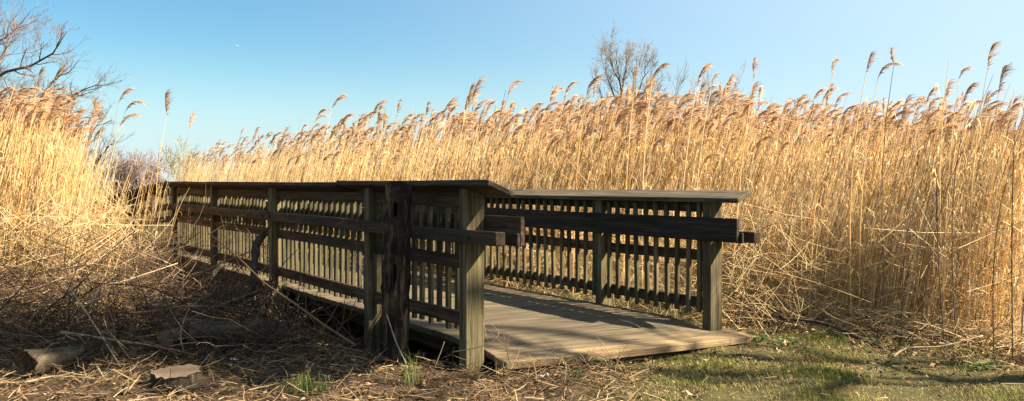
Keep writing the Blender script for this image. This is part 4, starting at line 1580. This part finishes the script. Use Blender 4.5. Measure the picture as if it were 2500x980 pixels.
def limbed_tree(name, Y, foot_px, limbs, label, cat, twigmat, r0, sub=(6, 5, 4), slen=1.6, spread=(0.35, 0.95), group=None):
    """a bare tree: trunk plus main limbs as seen, each limb carrying grown branches and twigs"""
    out = []
    RMIN[0] = Y * 0.00014
    foot = at(foot_px, 445, Y); foot.z = 0
    for j, (pix, r, dy) in enumerate(limbs):
        pts = resample(limb_path(pix, Y, dy), 9)
        pts = pts + rng.normal(0, 0.01 * Y / 20, pts.shape)
        out.append((0, pts, np.linspace(1, 0, 9) ** 0.8 * r * 0.93 + r * 0.07))
        L = np.linalg.norm(np.diff(pts, axis=0), axis=1).sum()
        for c in range(sub[0] * 3):
            t = rng.uniform(0.15, 1.0)
            i = min(int(t * 8), 7)
            b = pts[i] + (pts[i + 1] - pts[i]) * (t * 8 - i)
            td = pts[i + 1] - pts[i]; td /= np.linalg.norm(td)
            a = rng.uniform(*spread)
            nd = td * math.cos(a) + rand_perp(td) * math.sin(a)
            nd[2] += 0.15
            grow(out, b, nd, slen * rng.uniform(0.5, 1.2) * (1 - 0.35 * t), r * 0.30 * (1 - 0.6 * t) + 0.004, 1 + (c % 3 > 0), 4, spread, [0, sub[1], sub[2], 3, 0], 0.1, 9, 0.13, (0.4, 0.75))
    return tree_object(name, out, foot, label, cat, twigmat, 1, group)


# big bare tree on the left, trunk just outside the picture
limbed_tree('bare_tree', 21.0, -190, [
    ([(-190, 560), (-185, 400), (-150, 260), (-120, 120), (-90, 0)], 0.26, 0),
    ([(-185, 420), (-100, 260), (-40, 205), (0, 186), (31, 166), (77, 161), (122, 138), (148, 110), (163, 77)], 0.075, -1.0),
    ([(-150, 300), (-80, 180), (-40, 120), (10, 95), (40, 70)], 0.09, 1.0),
    ([(-185, 420), (-60, 330), (30, 280), (92, 250), (122, 209), (140, 184), (168, 168)], 0.09, 0.5),
    ([(-100, 350), (40, 300), (138, 265), (168, 245), (190, 225), (245, 205)], 0.07, -0.5),
    ([(-120, 380), (0, 350), (80, 320), (130, 300), (190, 290)], 0.07, 0.8),
    ([(-100, 260), (-20, 170), (10, 130), (30, 80)], 0.06, 0.6),
], 'large bare tree with dark limbs reaching over the pale reed stand', 'tree', M['red_twig'], 0.26, (7, 5, 5), 1.0)
limbed_tree('bare_tree', 26.0, 205, [
    ([(205, 520), (208, 440), (200, 400), (215, 350), (240, 300)], 0.10, 0),
    ([(205, 450), (180, 390), (150, 340), (140, 300)], 0.07, 0.5),
    ([(207, 440), (235, 400), (255, 370), (270, 350)], 0.06, -0.5),
    ([(206, 470), (170, 420), (130, 390), (100, 370)], 0.06, 0.7),
    ([(207, 460), (245, 430), (275, 415)], 0.05, 0.4),
], 'smaller bare tree with fine twigs standing behind the pale reeds', 'tree', M['grey_twig'], 0.1, (4, 3, 3), 0.85)
limbed_tree('bare_tree', 55.0, 1532, [
    ([(1532, 520), (1530, 380), (1524, 300), (1518, 230), (1508, 170), (1503, 135)], 0.15, 0),
    ([(1530, 380), (1545, 300), (1552, 240), (1550, 185), (1554, 140)], 0.12, 0.5),
    ([(1524, 300), (1502, 240), (1484, 190), (1474, 155)], 0.08, -0.8),
    ([(1545, 300), (1570, 250), (1586, 200), (1594, 165)], 0.08, 0.5),
    ([(1527, 340), (1495, 290), (1472, 245), (1460, 205)], 0.07, 0.8),
    ([(1538, 340), (1585, 285), (1604, 245), (1614, 210)], 0.07, -0.6),
    ([(1518, 230), (1526, 180), (1530, 135)], 0.06, 0.6),
    ([(1552, 240), (1572, 190), (1578, 150)], 0.06, -0.6),
    ([(1512, 200), (1494, 160), (1488, 135)], 0.05, 0.4),
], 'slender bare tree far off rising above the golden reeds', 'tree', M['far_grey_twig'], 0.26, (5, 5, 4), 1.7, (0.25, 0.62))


def shrub(px, base_py, w_px, h_px, Y, n, label, mat, name='bare_shrub', cat='shrub', group=None, sub=(0, 5, 4)):
    foot = at(px, 445, Y); foot.z = 0
    RMIN[0] = Y * 0.0002
    H = CAM_Z + (445 - (base_py - h_px)) / FPX * Y
    Wd = w_px / FPX * Y * 0.5
    out = []
    for i in range(n):
        b = np.array([foot.x + rng.normal(0, Wd * 0.35), foot.y + rng.normal(0, Wd * 0.35), 0])
        a = rng.uniform(0, 6.28); lean = rng.uniform(0.0, 0.5)
        d = np.array([math.cos(a) * lean, math.sin(a) * lean, 1.0])
        grow(out, b, d, H * rng.uniform(0.6, 0.95), 0.02 * H * 0.5, 0, 3, (0.25, 0.7), [7, 5, 4, 0], 0.12, 6, 0.10, (0.35, 0.6))
    tree_object(name, out, foot, label, cat, mat, 0, group)


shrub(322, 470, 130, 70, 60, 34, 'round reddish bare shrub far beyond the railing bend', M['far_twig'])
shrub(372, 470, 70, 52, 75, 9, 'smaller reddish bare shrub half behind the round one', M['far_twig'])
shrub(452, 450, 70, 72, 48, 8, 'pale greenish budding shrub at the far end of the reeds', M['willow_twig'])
shrub(1405, 400, 80, 95, 40, 6, 'low grey leafless shrub in the reeds left of the distant tree', M['grey_twig'])
shrub(1655, 400, 110, 150, 50, 8, 'grey leafless shrub in the reeds right of the distant tree', M['grey_twig'])
shrub(1800, 400, 120, 85, 50, 7, 'leafless shrub showing between plumes past the far handrail', M['grey_twig'])
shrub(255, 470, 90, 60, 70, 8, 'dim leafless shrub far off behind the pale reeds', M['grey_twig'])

# trees outside the picture on the right: they throw the streaked shade over boards, lawn and brush
def shade_tree(x, y, H, label, n_limbs, lim, crown0, mat, tr, cat='tree', foliage=None, bend=0.0, maxl=4):
    out = []
    RMIN[0] = 0.004
    foot = Vector((x, y, 0))
    trunk = np.array([[x, y, 0], [x + 0.1 + bend, y + bend * 0.3, H * 0.3], [x - 0.1 + bend, y + 0.1, H * 0.6], [x, y, H]])
    pts = resample(trunk, 9)
    out.append((0, pts, np.linspace(tr, tr * 0.25, 9)))
    for c in range(n_limbs):
        t = crown0 + (1 - crown0) * rng.random() ** 0.8
        i = min(int(t * 8), 7)
        b = pts[i] + (pts[i + 1] - pts[i]) * (t * 8 - i)
        a = rng.uniform(0, 6.28)
        d = np.array([math.cos(a), math.sin(a) * 0.6, rng.uniform(0.2, 0.9)])
        grow(out, b, d, lim * rng.uniform(0.6, 1.2), 0.05, 1, maxl, (0.35, 0.9), [0, 5, 4, 3, 0], 0.08, 7, 0.13, (0.4, 0.7))
    t = tree_object('evergreen_tree' if foliage else 'bare_tree', out, foot, label, 'tree', mat, 1)
    if foliage:
        c0, rad, n = foliage
        q = rng.normal(size=(n, 3)); q /= np.linalg.norm(q, axis=1, keepdims=True)
        q *= rng.random((n, 1)) ** 0.4
        clump = np.sin(q[:, 0] * 7 + 1) * np.sin(q[:, 1] * 6) * np.sin(q[:, 2] * 8 + 2) + 0.45
        q = q[clump > rng.random(n) * 0.9 - 0.15]
        n = len(q)
        p = q * np.array(rad) + np.array(c0) - np.array(list(foot))
        az = rng.uniform(0, 6.28, n); s_ = rng.uniform(0.05, 0.12, n)[:, None]
        ex = np.stack([np.cos(az), np.sin(az), rng.normal(0, 0.6, n)], -1) * s_
        ey = np.stack([-np.sin(az), np.cos(az), rng.normal(0, 0.6, n)], -1) * s_ * 0.5
        V_ = np.stack([p - ex, p - ey, p + ex, p + ey], 1).reshape(-1, 3)
        Geo().add(V_, np.arange(n)[:, None] * 4 + np.array([0, 1, 2, 3]), rep(rng.random(n), 4)).obj('foliage', M['green'], t)


shade_tree(16.0, 4.45, 19.0, 'tall evergreen tree outside the view whose crown shades the brush pile', 14, 1.3, 0.84, M['grey_twig'], 0.13,
           foliage=((16.0, 4.25, 16.9), (1.9, 0.85, 2.0), 4400))
shade_tree(11.0, 4.55, 11.5, 'tall bare tree beside the lawn outside the view casting streaked shade on the boards', 24, 1.7, 0.46, M['grey_twig'], 0.09, bend=0.15, maxl=3)


# tiny aircraft high in the sky
def aircraft():
    p = at(580, 112, 900.0)
    t = empty('aircraft', p)
    tag(t, 'tiny white aircraft high in the blue sky over the left side', 'aircraft')
    k = 8
    z = np.linspace(-1, 1, k)
    V_, Q_ = tubes(np.stack([z * 1.6, 0 * z, 0 * z - z * 0.1], -1)[None], (0.22 * np.sqrt(np.clip(1 - z ** 4, 0.02, 1)))[None], 8)
    Geo().add(V_, Q_).obj('fuselage', M['paper'], t, smooth=True)

    def wing(nm, pts, th=0.06):
        b = np.array(pts, float)
        Vw = np.concatenate([b, b + [0, 0, th]])
        Geo().add(Vw, np.array([(0, 1, 2, 3), (7, 6, 5, 4), (0, 4, 5, 1), (1, 5, 6, 2), (2, 6, 7, 3), (3, 7, 4, 0)])).obj(nm, M['paper'], t)
    wing('wing', [(0.4, 0, 0), (-0.7, -1.8, 0.1), (-1.0, -1.8, 0.1), (-0.3, 0, 0)])
    wing('wing', [(0.4, 0, 0), (-0.3, 0, 0), (-1.0, 1.8, 0.1), (-0.7, 1.8, 0.1)])
    wing('tail', [(-1.2, -0.03, 0.1), (-1.6, -0.03, 0.1), (-1.7, 0.03, 0.1), (-1.2, 0.03, 0.1)], 0.6)


aircraft()

# ------------------------------------------------------------------ light, sky, camera
SUN_EL, SUN_AZ = R(40.5), R(-6.0)                     # azimuth measured from +X towards +Y
w = bpy.data.worlds.new('World')
scene.world = w
w.use_nodes = True
nt = w.node_tree
bg = nt.nodes['Background']
sky = nt.nodes.new('ShaderNodeTexSky')
sky.sky_type = 'NISHITA'
sky.sun_disc = False
sky.sun_elevation = SUN_EL
sky.sun_rotation = R(90) - SUN_AZ
sky.altitude = 0
sky.air_density = 1.0
sky.dust_density = 0.8
sky.ozone_density = 1.0
hs = nt.nodes.new('ShaderNodeHueSaturation')
hs.inputs['Saturation'].default_value = 1.25
wb = nt.nodes.new('ShaderNodeMix'); wb.data_type = 'RGBA'; wb.blend_type = 'MULTIPLY'
wb.inputs[0].default_value = 1.0
wb.inputs[7].default_value = (0.42, 0.545, 0.545, 1)
nt.links.new(sky.outputs[0], hs.inputs['Color'])
nt.links.new(hs.outputs[0], wb.inputs[6])
# bright aureole on the sun's side and pale air low down
geo_ = nt.nodes.new('ShaderNodeTexCoord')
nrm = nt.nodes.new('ShaderNodeVectorMath'); nrm.operation = 'NORMALIZE'
nt.links.new(geo_.outputs['Generated'], nrm.inputs[0])
dot = nt.nodes.new('ShaderNodeVectorMath'); dot.operation = 'DOT_PRODUCT'
dot.inputs[1].default_value = (math.cos(SUN_EL) * math.cos(SUN_AZ), math.cos(SUN_EL) * math.sin(SUN_AZ), math.sin(SUN_EL))
nt.links.new(nrm.outputs[0], dot.inputs[0])
m1 = nt.nodes.new('ShaderNodeMapRange'); m1.interpolation_type = 'SMOOTHSTEP'
m1.inputs[1].default_value = -0.25; m1.inputs[2].default_value = 0.65; m1.inputs[4].default_value = 0.9
nt.links.new(dot.outputs['Value'], m1.inputs[0])
sep = nt.nodes.new('ShaderNodeSeparateXYZ'); nt.links.new(nrm.outputs[0], sep.inputs[0])
m2 = nt.nodes.new('ShaderNodeMapRange'); m2.interpolation_type = 'SMOOTHSTEP'
m2.inputs[1].default_value = 0.16; m2.inputs[2].default_value = -0.02; m2.inputs[4].default_value = 0.9
nt.links.new(sep.outputs[2], m2.inputs[0])
k1 = nt.nodes.new('ShaderNodeMix'); k1.data_type = 'RGBA'
k1.inputs[7].default_value = (2.55, 3.2, 3.75, 1)
nt.links.new(m1.outputs[0], k1.inputs[0]); nt.links.new(wb.outputs[2], k1.inputs[6])
k2 = nt.nodes.new('ShaderNodeMix'); k2.data_type = 'RGBA'
k2.inputs[7].default_value = (2.45, 3.05, 3.45, 1)
nt.links.new(m2.outputs[0], k2.inputs[0]); nt.links.new(k1.outputs[2], k2.inputs[6])
nt.links.new(k2.outputs[2], bg.inputs[0])
bg.inputs[1].default_value = 0.068

sl = bpy.data.lights.new('sun', 'SUN')
sl.energy = 5.0
sl.angle = R(0.5)
sl.color = (1.0, 0.88, 0.68)
so = bpy.data.objects.new('sun', sl)
sd = Vector((math.cos(SUN_EL) * math.cos(SUN_AZ), math.cos(SUN_EL) * math.sin(SUN_AZ), math.sin(SUN_EL)))
so.rotation_euler = sd.to_track_quat('Z', 'Y').to_euler()
so.location = sd * 60
COL.objects.link(so)

cam = bpy.data.cameras.new('camera')
cam.sensor_width = 36.0
cam.lens = FPX / 2500 * 36.0
cam.shift_y = -(490 - HY) / 2500
cam.clip_end = 8000
cam.clip_start = 0.05
co = bpy.data.objects.new('camera', cam)
co.location = (0, 0, CAM_Z)
co.rotation_euler = (R(90), 0, 0)
COL.objects.link(co)
scene.camera = co

vs = scene.view_settings
vs.view_transform = 'Standard'
vs.look = 'None'
vs.exposure = 2.15
vs.gamma = 1.0
scene.cycles.max_bounces = 6
scene.cycles.diffuse_bounces = 3
scene.cycles.transparent_max_bounces = 8
scene.cycles.use_denoising = True
